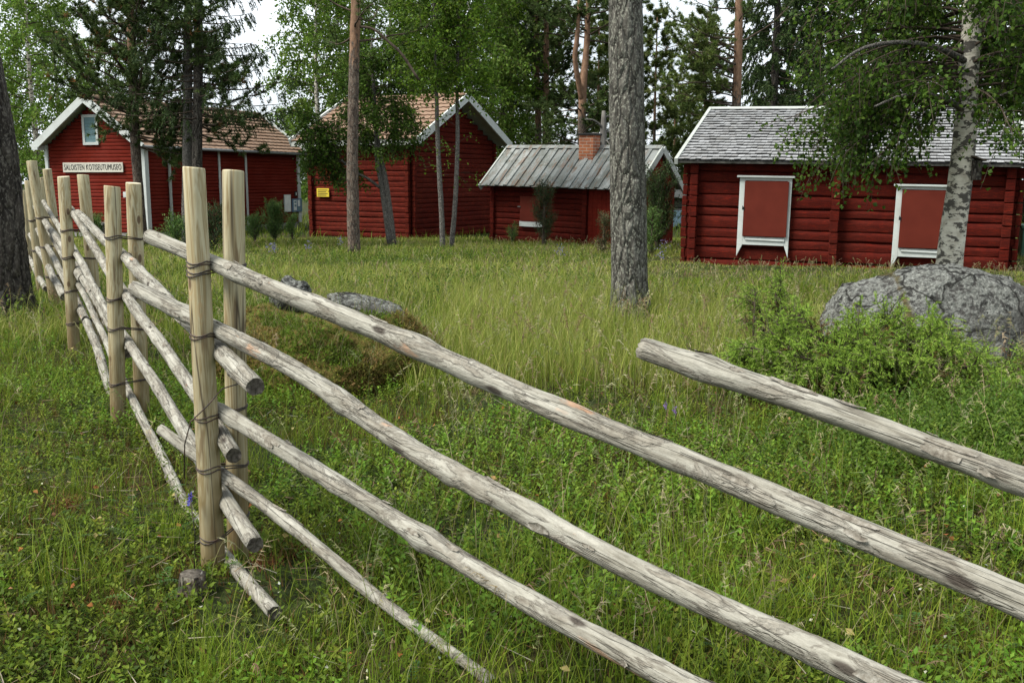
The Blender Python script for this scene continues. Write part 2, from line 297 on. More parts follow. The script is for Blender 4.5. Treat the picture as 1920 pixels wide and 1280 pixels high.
def bigmesh(name, V, Fc, col, mat, parent=None):
    V = np.ascontiguousarray(V, np.float32); Fc = np.ascontiguousarray(Fc, np.int32); n, k = Fc.shape
    me = bpy.data.meshes.new(name); me.vertices.add(len(V)); me.vertices.foreach_set('co', V.ravel())
    me.loops.add(n * k); me.loops.foreach_set('vertex_index', Fc.ravel())
    me.polygons.add(n); me.polygons.foreach_set('loop_start', np.arange(0, n * k, k, dtype=np.int32))
    me.update(calc_edges=True)
    a = me.color_attributes.new('Col', 'FLOAT_COLOR', 'POINT'); a.data.foreach_set('color', np.c_[col, np.ones(len(V))].astype(np.float32).ravel())
    me.materials.append(M[mat])
    o = bpy.data.objects.new(name, me); COL.objects.link(o)
    if parent is not None: o.parent = parent
    return o
def tag(o, label=None, cat=None, group=None, kind=None):
    for k, v in (('label', label), ('category', cat), ('group', group), ('kind', kind)):
        if v: o[k] = v
    return o
def thing(name, label, cat, loc=(0, 0, 0), rot=(0, 0, 0), group=None):
    o = bpy.data.objects.new(name, None); COL.objects.link(o); o.location = loc; o.rotation_euler = rot; o.empty_display_size = .2
    return tag(o, label, cat, group)
def copy_tree(o, parent=None):
    c = o.copy(); COL.objects.link(c)
    if parent is not None: c.parent = parent
    for ch in list(o.children): copy_tree(ch, c)
    return c
# ---- batches of small faces (leaves, needles, blades)
def unit(a): return a / (np.linalg.norm(a, axis=-1, keepdims=True) + 1e-9)
def rand_dirs(n): return unit(rng.normal(size=(n, 3)))
class Batch:
    def __init__(s): s.V = []; s.F = []; s.C = []; s.n = 0
    def put(s, V, Fc, C):            # V (N,k,3), Fc (m,3) template, C (N,3)
        N, k, _ = V.shape
        s.V.append(V.reshape(-1, 3)); s.F.append((Fc[None] + (np.arange(N) * k)[:, None, None] + s.n).reshape(-1, Fc.shape[1])); s.C.append(np.repeat(C, k, axis=0)); s.n += N * k
    def leaves(s, P, D, L, W, C, fold=.25, nrm=None):
        """pointed leaves: base P, direction D, length L, width W"""
        N = len(P); D = unit(D); r = rand_dirs(N) if nrm is None else nrm
        S = unit(np.cross(D, r)); Nn = np.cross(S, D); L = np.broadcast_to(L, (N,))[:, None]; W = np.broadcast_to(W, (N,))[:, None]
        mid = P + D * L * .45
        V = np.stack([P, mid + S * W * .5 + Nn * W * fold, P + D * L, mid - S * W * .5 + Nn * W * fold], 1)
        s.put(V, np.array([(0, 1, 2), (0, 2, 3)]), C)
    def spikes(s, P, D, L, W, C):
        N = len(P); D = unit(D); S = unit(np.cross(D, rand_dirs(N))); L = np.broadcast_to(L, (N,))[:, None]; W = np.broadcast_to(W, (N,))[:, None]
        s.put(np.stack([P - S * W * .5, P + S * W * .5, P + D * L], 1), np.array([(0, 1, 2)]), C)
    def blades(s, P, h, wd, az, lean, C, levels=3):
        N = len(P); d = np.stack([np.cos(az), np.sin(az), np.zeros(N)], 1); az2 = az + rng.uniform(.6, 2.5, N)
        sd_ = np.stack([np.cos(az2), np.sin(az2), np.zeros(N)], 1); V = []
        for i in range(levels + 1):
            q = i / levels; c = P + d * (lean * h * q * q)[:, None]; c = c + np.array([0, 0, 1.]) * (h * q * (1 - .35 * lean * q))[:, None]
            if i < levels:
                ww = (wd * (1 - .6 * q))[:, None] * .5; V += [c - sd_ * ww, c + sd_ * ww]
            else: V.append(c)
        Fc = []
        for i in range(levels - 1): b = 2 * i; Fc += [(b, b + 1, b + 3), (b, b + 3, b + 2)]
        b = 2 * (levels - 1); Fc.append((b, b + 1, b + 2))
        s.put(np.stack(V, 1), np.array(Fc), C)
    def build(s, name, mat, parent=None): return bigmesh(name, np.concatenate(s.V), np.concatenate(s.F), np.concatenate(s.C), mat, parent)
def cols(n, pal, wts=None, jit=.18):
    pal = np.array(pal); i = rng.choice(len(pal), n, p=wts); c = pal[i] * (1 + rng.uniform(-jit, jit, (n, 1))); return np.clip(c * (1 + rng.uniform(-.08, .08, (n, 3))), 0, 1)
# ------------------------------------------------------------------ ground
def make_ground():
    xs = np.unique(np.concatenate([np.linspace(-400, -40, 10), np.linspace(-40, -9, 40), np.linspace(-9, 9, 150), np.linspace(9, 40, 40), np.linspace(40, 400, 10)]))
    ys = np.unique(np.concatenate([np.linspace(-60, -2, 12), np.linspace(-2, 14, 150), np.linspace(14, 60, 80), np.linspace(60, 700, 12)]))
    X, Y = np.meshgrid(xs, ys); Z = gz(X, Y); nx = len(xs)
    V = np.stack([X, Y, Z], -1).reshape(-1, 3)
    Fc = [(j * nx + i, j * nx + i + 1, (j + 1) * nx + i + 1, (j + 1) * nx + i) for j in range(len(ys) - 1) for i in range(nx - 1)]
    o = MB().add(V, Fc).build('ground', 'soil', smooth=True); tag(o, kind='structure')
make_ground()
# ------------------------------------------------------------------ buildings
def log_wall(L, z0, z1, n, thick=.05, gable=None, seedp=0., step=.35, irr=1., seam=.022):
    """a wall of n bulging courses in the plane y=0 facing -y, x 0..L; gable=(W, zE, zR) clips the top to a gable"""
    m = MB(); hs = rng.uniform(1 - .16 * irr, 1 + .16 * irr, n); hs = hs / hs.sum() * (z1 - z0); zb = z0 + np.concatenate([[0], np.cumsum(hs)])
    prof = [(0, .0), (.035, .86), (.16, 1.), (.55, 1.03), (.955, .9), (1, .0)]
    for k in range(n):
        a, b = zb[k], zb[k + 1]; x0, x1 = 0, L
        if gable:
            W_, zE, zR = gable; zc = b
            if zc > zE:
                q = (zc - zE) / (zR - zE) * W_ / 2; x0, x1 = q, L - q
            if x1 - x0 < .05: continue
        nx = max(3, int((x1 - x0) / step)); xs = np.linspace(x0, x1, nx + 1)
        wob = .008 * irr * np.cumsum(rng.normal(size=nx + 1)) * .5; wob -= np.linspace(wob[0], wob[-1], nx + 1); ph = rng.uniform(0, 6); V = []
        tk = thick * rng.uniform(.8, 1.15)
        for i, x in enumerate(xs):
            g = seam * rng.uniform(.4, 1.4) * irr
            for (q, d) in prof:
                zz = a + (b - a) * q
                if q == 0: zz += g * .5
                if q == 1: zz -= g * .5
                V.append((x, -tk * d * (1 + .1 * math.sin(x * 2.3 + ph)) + .012, zz + wob[i]))
        P = len(prof); m.add(V, [(i * P + j, (i + 1) * P + j, (i + 1) * P + j + 1, i * P + j + 1) for i in range(nx) for j in range(P - 1)])
    return m
def place_wall(m, A, B):
    """move a wall built along +x facing -y onto the line A->B (xy), facing its right-hand side"""
    A, B = Vector((A[0], A[1], 0)), Vector((B[0], B[1], 0)); d = (B - A).normalized(); n = Vector((-d.y, d.x, 0))
    Mx = np.array([[d.x, n.x, 0], [d.y, n.y, 0], [0, 0, 1]])
    m.v = [v @ Mx.T + np.array([A.x, A.y, 0]) for v in m.v]; return m
def corner_joint(m, x, y, z0, z1, n, sx, sy, out=.16, th=.16):
    """crossed log ends at a corner: ends stick out along -y and along x in turn"""
    zs = np.linspace(z0, z1, n + 1)
    for k in range(n):
        a, b = zs[k] + .008, zs[k + 1] - .008; j = rng.uniform(-.015, .015); o_ = out * rng.uniform(.85, 1.1)
        m.box((min(x - sx * .02, x - sx * th), min(y + sy * o_, y), a + j * .3), (max(x - sx * .02, x - sx * th), max(y + sy * o_, y), b), 0, .004)
        m.box((min(x, x + sx * o_), min(y - sy * .02, y - sy * th), a), (max(x, x + sx * o_), max(y - sy * .02, y - sy * th), b + j * .3), 0, .004)
def building(name, label, q, inner='red_log_dark'):
    x, y, zb, yaw, L, W, zE, zR, roll, oe, og = q
    return thing(name, label, 'building', (x, y, zb), (0, -math.atan(roll), yaw))
def core(root, L, W, zb, zE, zR, mat, side=False):
    """closed inner body behind the cladding, 6 cm inside it"""
    m = MB(); i = .06; zr = zR - .16; ze = zE - .12
    P = [(i, i, zb), (L - i, i, zb), (L - i, W - i, zb), (i, W - i, zb), (i, i, ze), (L - i, i, ze), (L - i, W - i, ze), (i, W - i, ze), (i, W / 2, zr), (L - i, W / 2, zr)]
    m.add(P, [(0, 1, 5, 4), (2, 3, 7, 6), (0, 4, 8, 7, 3), (1, 2, 6, 9, 5), (4, 5, 9, 8), (7, 8, 9, 6), (0, 3, 2, 1)])
    return m.build('inner_frame', mat, root)
def slope_frame(L, W, zE, zR, oe, og, back=False):
    """roof slope: origin at eave left end, along, upslope vector, normal, slope length"""
    k = (zR - zE) / (W / 2); y0, z0 = -oe, zE - oe * k
    up = np.array([0, W / 2 + oe, zR - z0]); ln = np.linalg.norm(up); up /= ln
    o_ = np.array([-og, y0, z0]); al = np.array([1., 0, 0])
    if back: o_ = np.array([L + og, W + oe, z0]); up = up * np.array([1, -1, 1]); al = -al
    return o_, al, up, np.cross(al, up), ln, L + 2 * og
# --- C: right log cabin with shingle roof
qC = (3.4888, 20.2316, -.133, -.3475, 5.80, 7.1083, 1.9957, 3.1742, -.0183, .3011, .2529)
def cabin():
    x, y, zb, yaw, L, W, zE, zR, roll, oe, og = qC
    r = building('log_cabin', 'red log cabin with grey wooden shingle roof and two shuttered windows, behind the lichen boulder', qC)
    core(r, L, W, -.4, zE, zR, 'red_log_dark')
    wl = log_wall(L, -.35, zE + .02, 11, .020, irr=1.7, seam=.020).build('wall', 'red_log_dark', r, True)
    place_wall(log_wall(W, -.35, zR - .05, 16, .07, (W, zE, zR - .05)), (L, 0), (L, W)).build('wall', 'red_log_dark', r, True)
    place_wall(log_wall(W, -.35, zR - .05, 16, .07, (W, zE, zR - .05)), (0, W), (0, 0)).build('wall', 'red_log_dark', r, True)
    place_wall(log_wall(L, -.35, zE, 11, .07), (L, W), (0, W)).build('wall', 'red_log_dark', r, True)
    for cx, sx in ((0, -1), (L, 1)):
        m = MB(); corner_joint(m, cx, 0, -.32, zE - .02, 11, sx, -1, .15, .17); m.build('corner_joint', 'red_log_dark', r, False, .012)
    m = MB(); zs = np.linspace(-.32, zE - .02, 12)                      # dividing wall ends between the windows
    for k in range(11): m.box((2.69 + rng.uniform(-.012, .012), -.21 * rng.uniform(.9, 1.05), zs[k] + .006), (2.85 + rng.uniform(-.012, .012), .02, zs[k + 1] - .006), 0, .004)
    m.build('corner_joint', 'red_log_dark', r, False, .012)
    # shingles
    for back in (False, True):
        o_, al, up, nn, ln, wd = slope_frame(L, W, zE + .10, zR + .05, oe, og, back); m = MB(); rows = 20; rh = ln / rows
        m.slab(o_ + al * .03 + up * .05, al * (wd - .06), up * (ln - .06), -nn * .03)
        for j in range(rows):
            xx = -rng.uniform(0, .1)
            while xx < wd:
                ww = rng.uniform(.09, .14); a0, a1 = max(xx, 0), min(xx + ww - .006, wd)
                if a1 - a0 > .02:
                    s0 = j * rh - .01 + rng.normal(0, .007); lf = .046 + rng.uniform(0, .016)
                    o2 = o_ + al * a0 + up * s0 + nn * lf; top = min(rh * 1.5, ln - s0)
                    m.slab(o2, al * (a1 - a0), up * top - nn * (lf - .004 + .0), nn * .016, 0, .002)
                xx += ww
        m.build('roof_shingles', 'shingle', r)
    o_, al, up, nn, ln, wd = slope_frame(L, W, zE + .10, zR + .05, oe, og)
    for s0, nm in ((0, 'l'), (1, 'r')):
        xo = -.02 if s0 == 0 else wd - .05
        for bk in (False, True):
            o2, al2, up2, nn2, ln2, wd2 = slope_frame(L, W, zE + .10, zR + .05, oe, og, bk)
            m = MB().slab(o2 + al2 * xo - up2 * .03 - nn2 * .05, al2 * .07, up2 * (ln2 + .02), nn2 * .125); m.build('barge_board', 'white_dirty', r, False, .006)
    m = MB(); p = o_ + up * ln
    m.slab(p - up * .16 + nn * .045, al * wd, up * .17, nn * .025); o2, al2, up2, nn2, ln2, wd2 = slope_frame(L, W, zE + .10, zR + .05, oe, og, True)
    m.slab(o2 + up2 * (ln2 - .16) + nn2 * .045, al2 * wd2, up2 * .17, nn2 * .025); m.build('ridge_board', 'white_dirty', r, False, .005)
    m = MB().slab(o_ - nn * .03 + up * .012, al * wd, up * .02, nn * .04); m.build('eave_board', 'snag', r)
    o_ = o_
    # windows under shutters: (x0, x1, z0, z1) of the shutter in wall coordinates
    for (x0, x1, z0, z1) in WIN_C:
        m = MB(); t_ = .105; yf = -.105
        m.box((x0 - t_, yf - .0, z0 - .17), (x0 - .0, -.03, z1 + .055)); m.box((x1 - .0, yf, z0 - .17), (x1 + t_ * .75, -.03, z1 + .055))
        m.box((x0 + .002, yf, z0 - .17), (x1 - .002, -.03, z0 - .015)); m.box((x0 + .002, yf, z1 + .0), (x1 - .002, -.03, z1 + .055))
        m.box((x0 - t_ - .05, yf - .06, z1 + .058), (x1 + t_ * .75 + .05, -.03, z1 + .095))
        for a, b, s_ in ((x0 - t_, x0, 1), (x1, x1 + t_ * .75, -1)):     # pointed feet
            pts = [(a, z0 - .173), (b, z0 - .173), ((a if s_ > 0 else b), z0 - .40)]
            V = [(px_, yf, pz) for px_, pz in pts] + [(px_, -.03, pz) for px_, pz in pts]; m.add(V, [(0, 2, 1), (3, 4, 5), (0, 1, 4, 3), (1, 2, 5, 4), (2, 0, 3, 5)])
        f = m.build('window', 'white', r, False, .004)
        m = MB().box((x0 - .004, yf - .045, z0), (x1 + .03, yf - .012, z1 - .01)); m.build('shutter', 'shutter', f, False, .003)
        m = MB().box((x0 - .03, yf - .055, (z0 + z1) / 2 - .03), (x0 + .012, yf - .047, (z0 + z1) / 2 + .03)).tube([(x0 - .02, yf - .07, (z0 + z1) / 2 - .02), (x0 - .02, yf - .07, (z0 + z1) / 2 + .05)], .006, 6); m.build('hinge', 'black', f)
        m = MB().slab((x0 + .05, yf - .025, z0 - .075), (x1 - x0 - .05, 0, -.01), (0, .03, 0), (0, 0, .035)); m.build('sill', 'white', f, False, .004)
    m = MB(); cx = 2.98
    m.box((cx, W / 2 - .2, zR - .2), (cx + .42, W / 2 + .2, zR + .24)); o = m.build('chimney', 'brick', r); uv_box(o)
def uv_box(o):
    me = o.data; uvl = me.uv_layers.new(name='UVMap')
    for p in me.polygons:
        for li in p.loop_indices:
            c = me.vertices[me.loops[li].vertex_index].co; n = p.normal
            uvl.data[li].uv = (c.x, c.z) if abs(n.y) > .5 else ((c.y, c.z) if abs(n.x) > .5 else (c.x, c.y))
WIN_C = [(1.08, 1.87, .60, 1.66), (3.92, 4.68, .49, 1.55)]
cabin()
# --- D: small shed with board roof and chimney
qD = (-.5973, 29.6097, -.1751, -.6463, 4.8328, 1.9076, 1.7448, 2.6017, -.0211, .3424, .1606)
def shed():
    x, y, zb, yaw, L, W, zE, zR, roll, oe, og = qD
    r = building('log_shed', 'small low red log shed with grey board roof and brick chimney', qD)
    core(r, L, W, -.4, zE, zR, 'red_log_dark')
    Ld = DOOR_D
    log_wall(Ld, -.35, zE, 13, .03, irr=1.3).build('wall', 'red_log_dark', r, True)
    m = MB(); xs = np.arange(Ld, L, .14)                                    # boarded end part
    for a in xs: m.box((a + .003, -.05 - rng.uniform(0, .006), -.35), (min(a + .137, L), -.02, zE))
    m.build('door', 'red_board', r, False, .003)
    place_wall(log_wall(W, -.35, zR - .05, 15, .04, (W, zE, zR - .05)), (0, W), (0, 0)).build('wall', 'red_log_dark', r, True)
    place_wall(log_wall(L, -.35, zE, 13, .05), (L, W), (0, W)).build('wall', 'red_log_dark', r, True)
    m = MB()                                                                # boarded gable on the right
    for a in np.arange(0, W, .13):
        b = min(a + .127, W); zt = min(zE + (zR - zE) * (1 - abs((a + b) / 2 - W / 2) / (W / 2)), zR) - .03
        m.box((L + .02, a, -.35), (L + .045 + rng.uniform(0, .006), b, zt))
    m.build('gable_wall', 'red_board', r, False, .003)
    m = MB(); corner_joint(m, 0, 0, -.32, zE - .05, 13, -1, -1, .10, .13); m.build('corner_joint', 'red_log_dark', r, False, .01)
    m = MB(); zs = np.linspace(-.32, zE - .05, 14)
    for k in range(13): m.box((Ld - .14, -.15 * rng.uniform(.9, 1.1), zs[k] + .005), (Ld - .005, .02, zs[k + 1] - .005), 0, .003)
    m.build('corner_joint', 'red_log_dark', r, False, .01)
    for back in (False, True):
        o_, al, up, nn, ln, wd = slope_frame(L, W, zE + .08, zR + .04, oe, og, back); m = MB()
        m.slab(o_ + al * .02 + up * .05, al * (wd - .04), up * (ln - .06), nn * .02)
        n = 17; bw = wd / n
        for i in range(n):                                                  # lower and upper boards in turn
            m.slab(o_ + al * (i * bw + .012) - up * rng.uniform(.0, .03) + nn * .021, al * (bw - .03 - rng.uniform(0, .02)), up * ln, nn * .02, 0, .003)
            if i < n - 1 and i % 1 == 0: m.slab(o_ + al * (i * bw + bw * .80) - up * rng.uniform(.0, .05) + nn * .043, al * (bw * .42), up * ln, nn * .034, 0, .003)
        m.build('roof_boards', 'roofboard', r)
        m = MB().slab(o_ + up * (ln - .13) + nn * .068, al * wd, up * .14, nn * .02); m.build('ridge_board', 'roofboard', r)
        for xo in (-.03, wd - .02):
            m = MB().slab(o_ + al * xo - up * .05 - nn * .10, al * .05, up * (ln + .03), nn * .17); m.build('barge_board', 'white_dirty', r, False, .004)
    m = MB(); z0, z1 = CH_D[2], CH_D[3]
    m.box((CH_D[0], CH_D[4], z0), (CH_D[1], CH_D[4] + .36, z1)); o = m.build('chimney', 'brick', r); uv_box(o)
    m = MB().box((CH_D[0] - .04, CH_D[4] - .04, z1 + .001), (CH_D[1] + .04, CH_D[4] + .40, z1 + .05)); m.build('chimney_cap', 'black', o, False, .008)
    x0, x1, z0, z1 = WIN_D
    m = MB().box((x0 - .02, -.10, z0 - .15), (x1 + .16, -.03, z0 - .01)); f = m.build('window', 'white', r, False, .004)
    m = MB().box((x0, -.11, z0), (x1, -.07, z1)); m.build('shutter', 'shutter', f, False, .003)
    m = MB().tube([(x0 - .09, -.09, (z0 + z1) / 2 + .05), (x0 + .03, -.13, (z0 + z1) / 2 + .05)], .018, 6); m.build('latch', 'snag', f)
DOOR_D = 3.34; WIN_D = (1.09, 1.78, .58, 1.27); CH_D = (2.62, 3.08, 1.9, 2.97, .5)
shed()
# --- tiled roofs
def tiles(m, o_, al, up, nn, ln, wd, rows, tw, amp):
    """wavy tiles laid in stepped courses"""
    nt_ = int(round(wd / tw)); tw = wd / nt_; K = 6; prof = [(i / K, amp * (.5 - .5 * math.cos(2 * math.pi * i / K)) ** 1.5) for i in range(K + 1)]
    rh = ln / rows
    for j in range(rows):
        V = []; jit = rng.normal(0, .003, nt_)
        for i in range(nt_):
            for (q, h) in prof[:-1] if i < nt_ - 1 else prof:
                b = o_ + al * (i + q) * tw + up * (j * rh - .03 + jit[i])
                V += [b + nn * (h + .012), b + nn * (h + .055), b + up * (rh + .03) + nn * (h + .012)]
        n = len(V) // 3
        m.add(V, [f for i in range(n - 1) for f in ((i * 3, i * 3 + 3, i * 3 + 4, i * 3 + 1), (i * 3 + 1, i * 3 + 4, i * 3 + 5, i * 3 + 2))])
# --- B: tall log building with tiled roof
qB = (-6.5862, 33.4503, -.0936, -.5058, 3.9703, 5.0772, 2.9347, 4.2379, -.0047, .2906, .5089)
def granary():
    x, y, zb, yaw, L, W, zE, zR, roll, oe, og = qB
    r = building('log_storehouse', 'tall red log storehouse with brown tiled roof and white barge boards, behind the thin pine', qB)
    core(r, L, W, -.4, zE, zR, 'red_log')
    log_wall(L, -.35, zE, 20, .034, irr=1.1).build('wall', 'red_log', r, True)
    place_wall(log_wall(W, -.35, zR - .08, 28, .034, (W, zE, zR - .05), irr=.9), (L, 0), (L, W)).build('gable_wall', 'red_log', r, True)
    place_wall(log_wall(W, -.35, zR - .08, 28, .055, (W, zE, zR - .05)), (0, W), (0, 0)).build('gable_wall', 'red_log', r, True)
    place_wall(log_wall(L, -.35, zE, 20, .055), (L, W), (0, W)).build('wall', 'red_log', r, True)
    for cx, cy_, sx, sy in ((0, 0, -1, -1), (L, 0, 1, -1), (L, W, 1, 1)):
        m = MB(); corner_joint(m, cx, cy_, -.32, zE - .05, 20, sx, sy, .13, .15); m.build('corner_joint', 'red_log', r, False, .01)
    roof_tiled(r, L, W, zE + .06, zR + .06, oe, og, 11, .02)
    # fascia under the front eave
    o_, al, up, nn, ln, wd = slope_frame(L, W, zE + .06, zR + .06, oe, og)
    m = MB().slab(o_ - np.array([0, .03, .16]), al * wd, (0, .028, 0), (0, 0, .17)); m.build('eave_board', 'white_dirty', r, False, .004)
def roof_tiled(r, L, W, zE, zR, oe, og, rows, amp, tw=.24):
    for back in (False, True):
        o_, al, up, nn, ln, wd = slope_frame(L, W, zE, zR, oe, og, back)
        m = MB(); tiles(m, o_ + al * .05, al, up, nn, ln, wd - .1, rows, tw, amp); m.build('roof_tiles', 'tile', r)
        m = MB().slab(o_ + al * .02 + up * .02 - nn * .05, al * (wd - .04), up * (ln - .02), nn * .045); m.build('roof_deck', 'white_dirty', r)
        for xo in (-.04, wd - .03):
            m = MB().slab(o_ + al * xo - up * .06 - nn * .13, al * .07, up * (ln + .05), nn * .24); m.build('barge_board', 'white', r, False, .006)
    p0, p1 = np.array([-og, W / 2, zR + .05]), np.array([L + og, W / 2, zR + .05])
    m = MB().tube(np.linspace(p0, p1, 14), .085, 10); m.build('ridge_tiles', 'tile', r, True)
granary()
# --- A: museum building with siding
qA = (-11.6632, 32.6412, -.2728, 1.2392, 9.2969, 3.8027, 2.9432, 4.3131, .0019, .2108, .3763)
def museum():
    x, y, zb, yaw, L, W, zE, zR, roll, oe, og = qA
    r = building('museum_building', 'red weatherboarded museum building with tiled roof, white corner boards and signboard gable', qA)
    core(r, L, W, -.4, zE, zR, 'red_siding')
    kw = dict(irr=.45, seam=.016)
    log_wall(L, .12, zE, 24, .035, **kw).build('wall', 'red_siding', r, True)
    place_wall(log_wall(W, .12, zR - .08, 36, .035, (W, zE, zR - .05), **kw), (0, W), (0, 0)).build('gable_wall', 'red_siding', r, True)
    place_wall(log_wall(W, .12, zR - .08, 36, .035, (W, zE, zR - .05), **kw), (L, 0), (L, W)).build('gable_wall', 'red_siding', r, True)
    place_wall(log_wall(L, .12, zE, 24, .035, **kw), (L, W), (0, W)).build('wall', 'red_siding', r, True)
    m = MB().box((.0, .0, -.4), (L, W, .118)); m.build('foundation', 'concrete', r)
    roof_tiled(r, L, W, zE + .06, zR + .06, oe, og, 12, .008, .3)
    for a, b, c, d in ((-.075, -.075, .11, .045), (-.075, W - .045, .11, W + .075), (L - .11, -.075, L + .075, .045)):
        m = MB().box((a, b, .10), (c, d, zE - .02)); m.build('corner_board', 'white', r, False, .005)
    for xx in VB_A:
        m = MB().box((xx - .055, -.06, .10), (xx + .055, -.032, zE - .02)); m.build('cover_board', 'white', r, False, .004)
    o_, al, up, nn, ln, wd = slope_frame(L, W, zE + .06, zR + .06, oe, og)
    m = MB().tube([o_ + np.array([.0, -.05, -.02]), o_ + al * wd + np.array([0, -.05, -.05])], .05, 10); g = m.build('gutter', 'gutter', r, True)
    xx = PIPE_A; m = MB().tube([(xx, -.20, zE - .1), (xx, -.11, zE - .35), (xx, -.10, .35), (xx, -.12, .06), (xx, -.25, -.02)], .05, 10); m.build('downpipe', 'white_dirty', g, True)
    m = MB().box((-.42, W + .02, zE - .18), (-.05, W + .20, zE - .05)); m.build('soffit_board', 'white', r, False, .004)
    # gable window
    y0, y1, z0, z1 = WIN_A; m = MB(); xf = -.075
    m.box((xf, y0 - .09, z0 - .09), (-.03, y0, z1 + .09)); m.box((xf, y1, z0 - .09), (-.03, y1 + .09, z1 + .09)); m.box((xf, y0 + .001, z0 - .09), (-.03, y1 - .001, z0)); m.box((xf, y0 + .001, z1), (-.03, y1 - .001, z1 + .09))
    f = m.build('window', 'white', r, False, .004); m = MB(); zs = np.linspace(z0, z1, 9)
    for k in range(8): m.slab((xf + .028, y0, zs[k] + .004), (.02, 0, 0), (0, y1 - y0, 0), (-.012, 0, zs[k + 1] - zs[k] - .006))
    m.build('shutter', 'bluegrey', f)
    return r
VB_A = (3.93, 5.58); PIPE_A = 1.09; WIN_A = (1.77, 2.2, 3.0, 3.78)
museum_root = museum()
def on_wall(root, name, label, cat, loc, group=None):
    """a thing of its own fixed at a point given in a building's coordinates"""
    o = thing(name, label, cat, group=group); o.matrix_basis = root.matrix_basis @ Matrix.Translation(loc); return o
def text_mesh(body, size, mat, parent, M4, sx=1., depth=.004):
    cu = bpy.data.curves.new('letters', 'FONT'); cu.body = body; cu.size = size; cu.align_x = 'CENTER'; cu.align_y = 'CENTER'; cu.extrude = depth; cu.offset = -.001; cu.space_character = 1.12
    tmp = bpy.data.objects.new('tmp', cu); COL.objects.link(tmp); dg = bpy.context.evaluated_depsgraph_get(); dg.update()
    me = bpy.data.meshes.new_from_object(tmp.evaluated_get(dg)); bpy.data.objects.remove(tmp)
    me.transform(M4 @ Matrix.Diagonal((sx, 1, 1, 1))); me.materials.clear(); me.materials.append(M[mat])
    o = bpy.data.objects.new('lettering', me); COL.objects.link(o); o.parent = parent; return o
# faces -x of the gable: local text axes x -> -Y, y -> +Z, z -> -X
GX = Matrix(((0, 0, -1, 0), (-1, 0, 0, 0), (0, 1, 0, 0), (0, 0, 0, 1)))
sg = on_wall(museum_root, 'museum_sign', 'long white sign with black capital letters on the red museum gable', 'sign', (-.05, 1.96, 2.20))
MB().box((-.035, -1.19, -.155), (-.002, 1.19, .155)).build('board', 'signwhite', sg, False, .004)
text_mesh('SALOISTEN KOTISEUTUMUSEO', .255, 'black', sg, Matrix.Translation((-.04, 0, 0)) @ GX, .585)
def boxthing(root, name, label, cat, loc, parts):
    o = on_wall(root, name, label, cat, loc)
    for (pn, lo, hi, m) in parts: MB().box(lo, hi).build(pn, m, o, False, .003)
    return o
boxthing(museum_root, 'junction_box', 'small white junction box on the museum gable beside its right corner board', 'electric box', (-.04, .72, 1.33), [('case', (-.06, -.09, -.09), (0, .09, .09), 'white'), ('lid', (-.075, -.075, -.075), (-.061, .075, .075), 'white')])
boxthing(museum_root, 'paper_notice', 'tall white paper notice on the museum long wall left of the blue notice board', 'notice', (8.33, -.05, .88), [('board', (-.24, -.03, -.34), (.24, 0, .34), 'white'), ('sheet', (-.21, -.034, -.31), (.21, -.0305, .31), 'paper')])
nb = boxthing(museum_root, 'notice_board', 'blue notice board with two pale sheets at the right end of the museum wall', 'notice board', (9.02, -.05, .79), [('frame', (-.36, -.05, -.26), (.36, 0, .26), 'blueboard'), ('sheet', (-.28, -.054, -.20), (-.06, -.0505, .20), 'paper'), ('sheet', (.02, -.054, -.05), (.20, -.0505, .20), 'paper'), ('sheet', (.02, -.054, -.20), (.24, -.0505, -.09), 'bluegrey')])
for zz in (.08, -.06): MB().box((-.24, -.058, zz), (-.10, -.0545, zz + .09)).build('printed_patch', 'bluegrey', nb)
boxthing(museum_root, 'small_pictogram', 'tiny dark plate with a pale figure above the blue notice board', 'sign', (9.0, -.05, 1.24), [('plate', (-.10, -.02, -.10), (.10, 0, .10), 'black'), ('figure', (-.03, -.024, -.06), (.03, -.0205, .05), 'paper')])
granary_root = next(o for o in bpy.data.objects if o.name == 'log_storehouse')
ys = on_wall(granary_root, 'yellow_sign', 'small yellow sign on the log storehouse wall half covered by rowan leaves', 'sign', (.585, -.07, 1.22))
MB().box((-.25, -.02, -.135), (.25, 0, .135)).build('board', 'yellow', ys, False, .003)
m = MB()
for k in range(4): m.box((-.2, -.024, .07 - .055 * k), (.2 - .06 * (k % 2), -.0205, .09 - .055 * k))
m.build('printed_lines', 'black', ys)
# --- E: grey barn seen in the gap, and a green container at the right edge
def barn():
    p = at(1290, 441, 42); z0 = p.z
    r = thing('grey_barn', 'distant weathered grey log barn with pale blue door, in the gap between red cabins', 'building', (p.x, 42, z0), (0, 0, R(-14)))
    L0, L1, W, zE, zR = -3.2, 3.4, 4.5, 1.62, 2.25
    w_ = log_wall(L1 - L0, -.3, zE, 11, .08, irr=1.3, seam=.04); w_.v = [v + np.array([L0, 0, 0]) for v in w_.v]; w_.build('wall', 'snag', r, True)
    MB().box((L0 + .05, .06, -.3), (L1 - .05, W, zE - .02)).build('inner_frame', 'snag', r)
    for back in (False, True):
        o_, al, up, nn, ln, wd = slope_frame(L1 - L0, W, zE, zR, .35, .3, back); o_ = o_ + np.array([L0, 0, 0]); m = MB()
        for i in range(28): m.slab(o_ + al * (i * wd / 28 + .01) - up * rng.uniform(0, .03) + nn * (.02 * (i % 2)), al * (wd / 28 + .02), up * ln, nn * .022)
        m.build('roof_boards', 'roofboard', r)
    d = MB()
    for i in range(4): d.box((-.72 + i * .14, -.13, -.08), (-.72 + i * .14 + .136, -.10, 1.02))
    do = d.build('door', 'doorblue', r, False, .003); [MB().box((-.72, -.15, z_), (-.16, -.132, z_ + .06)).build('ledge', 'doorblue', do) for z_ in (.78, .1)]
barn()
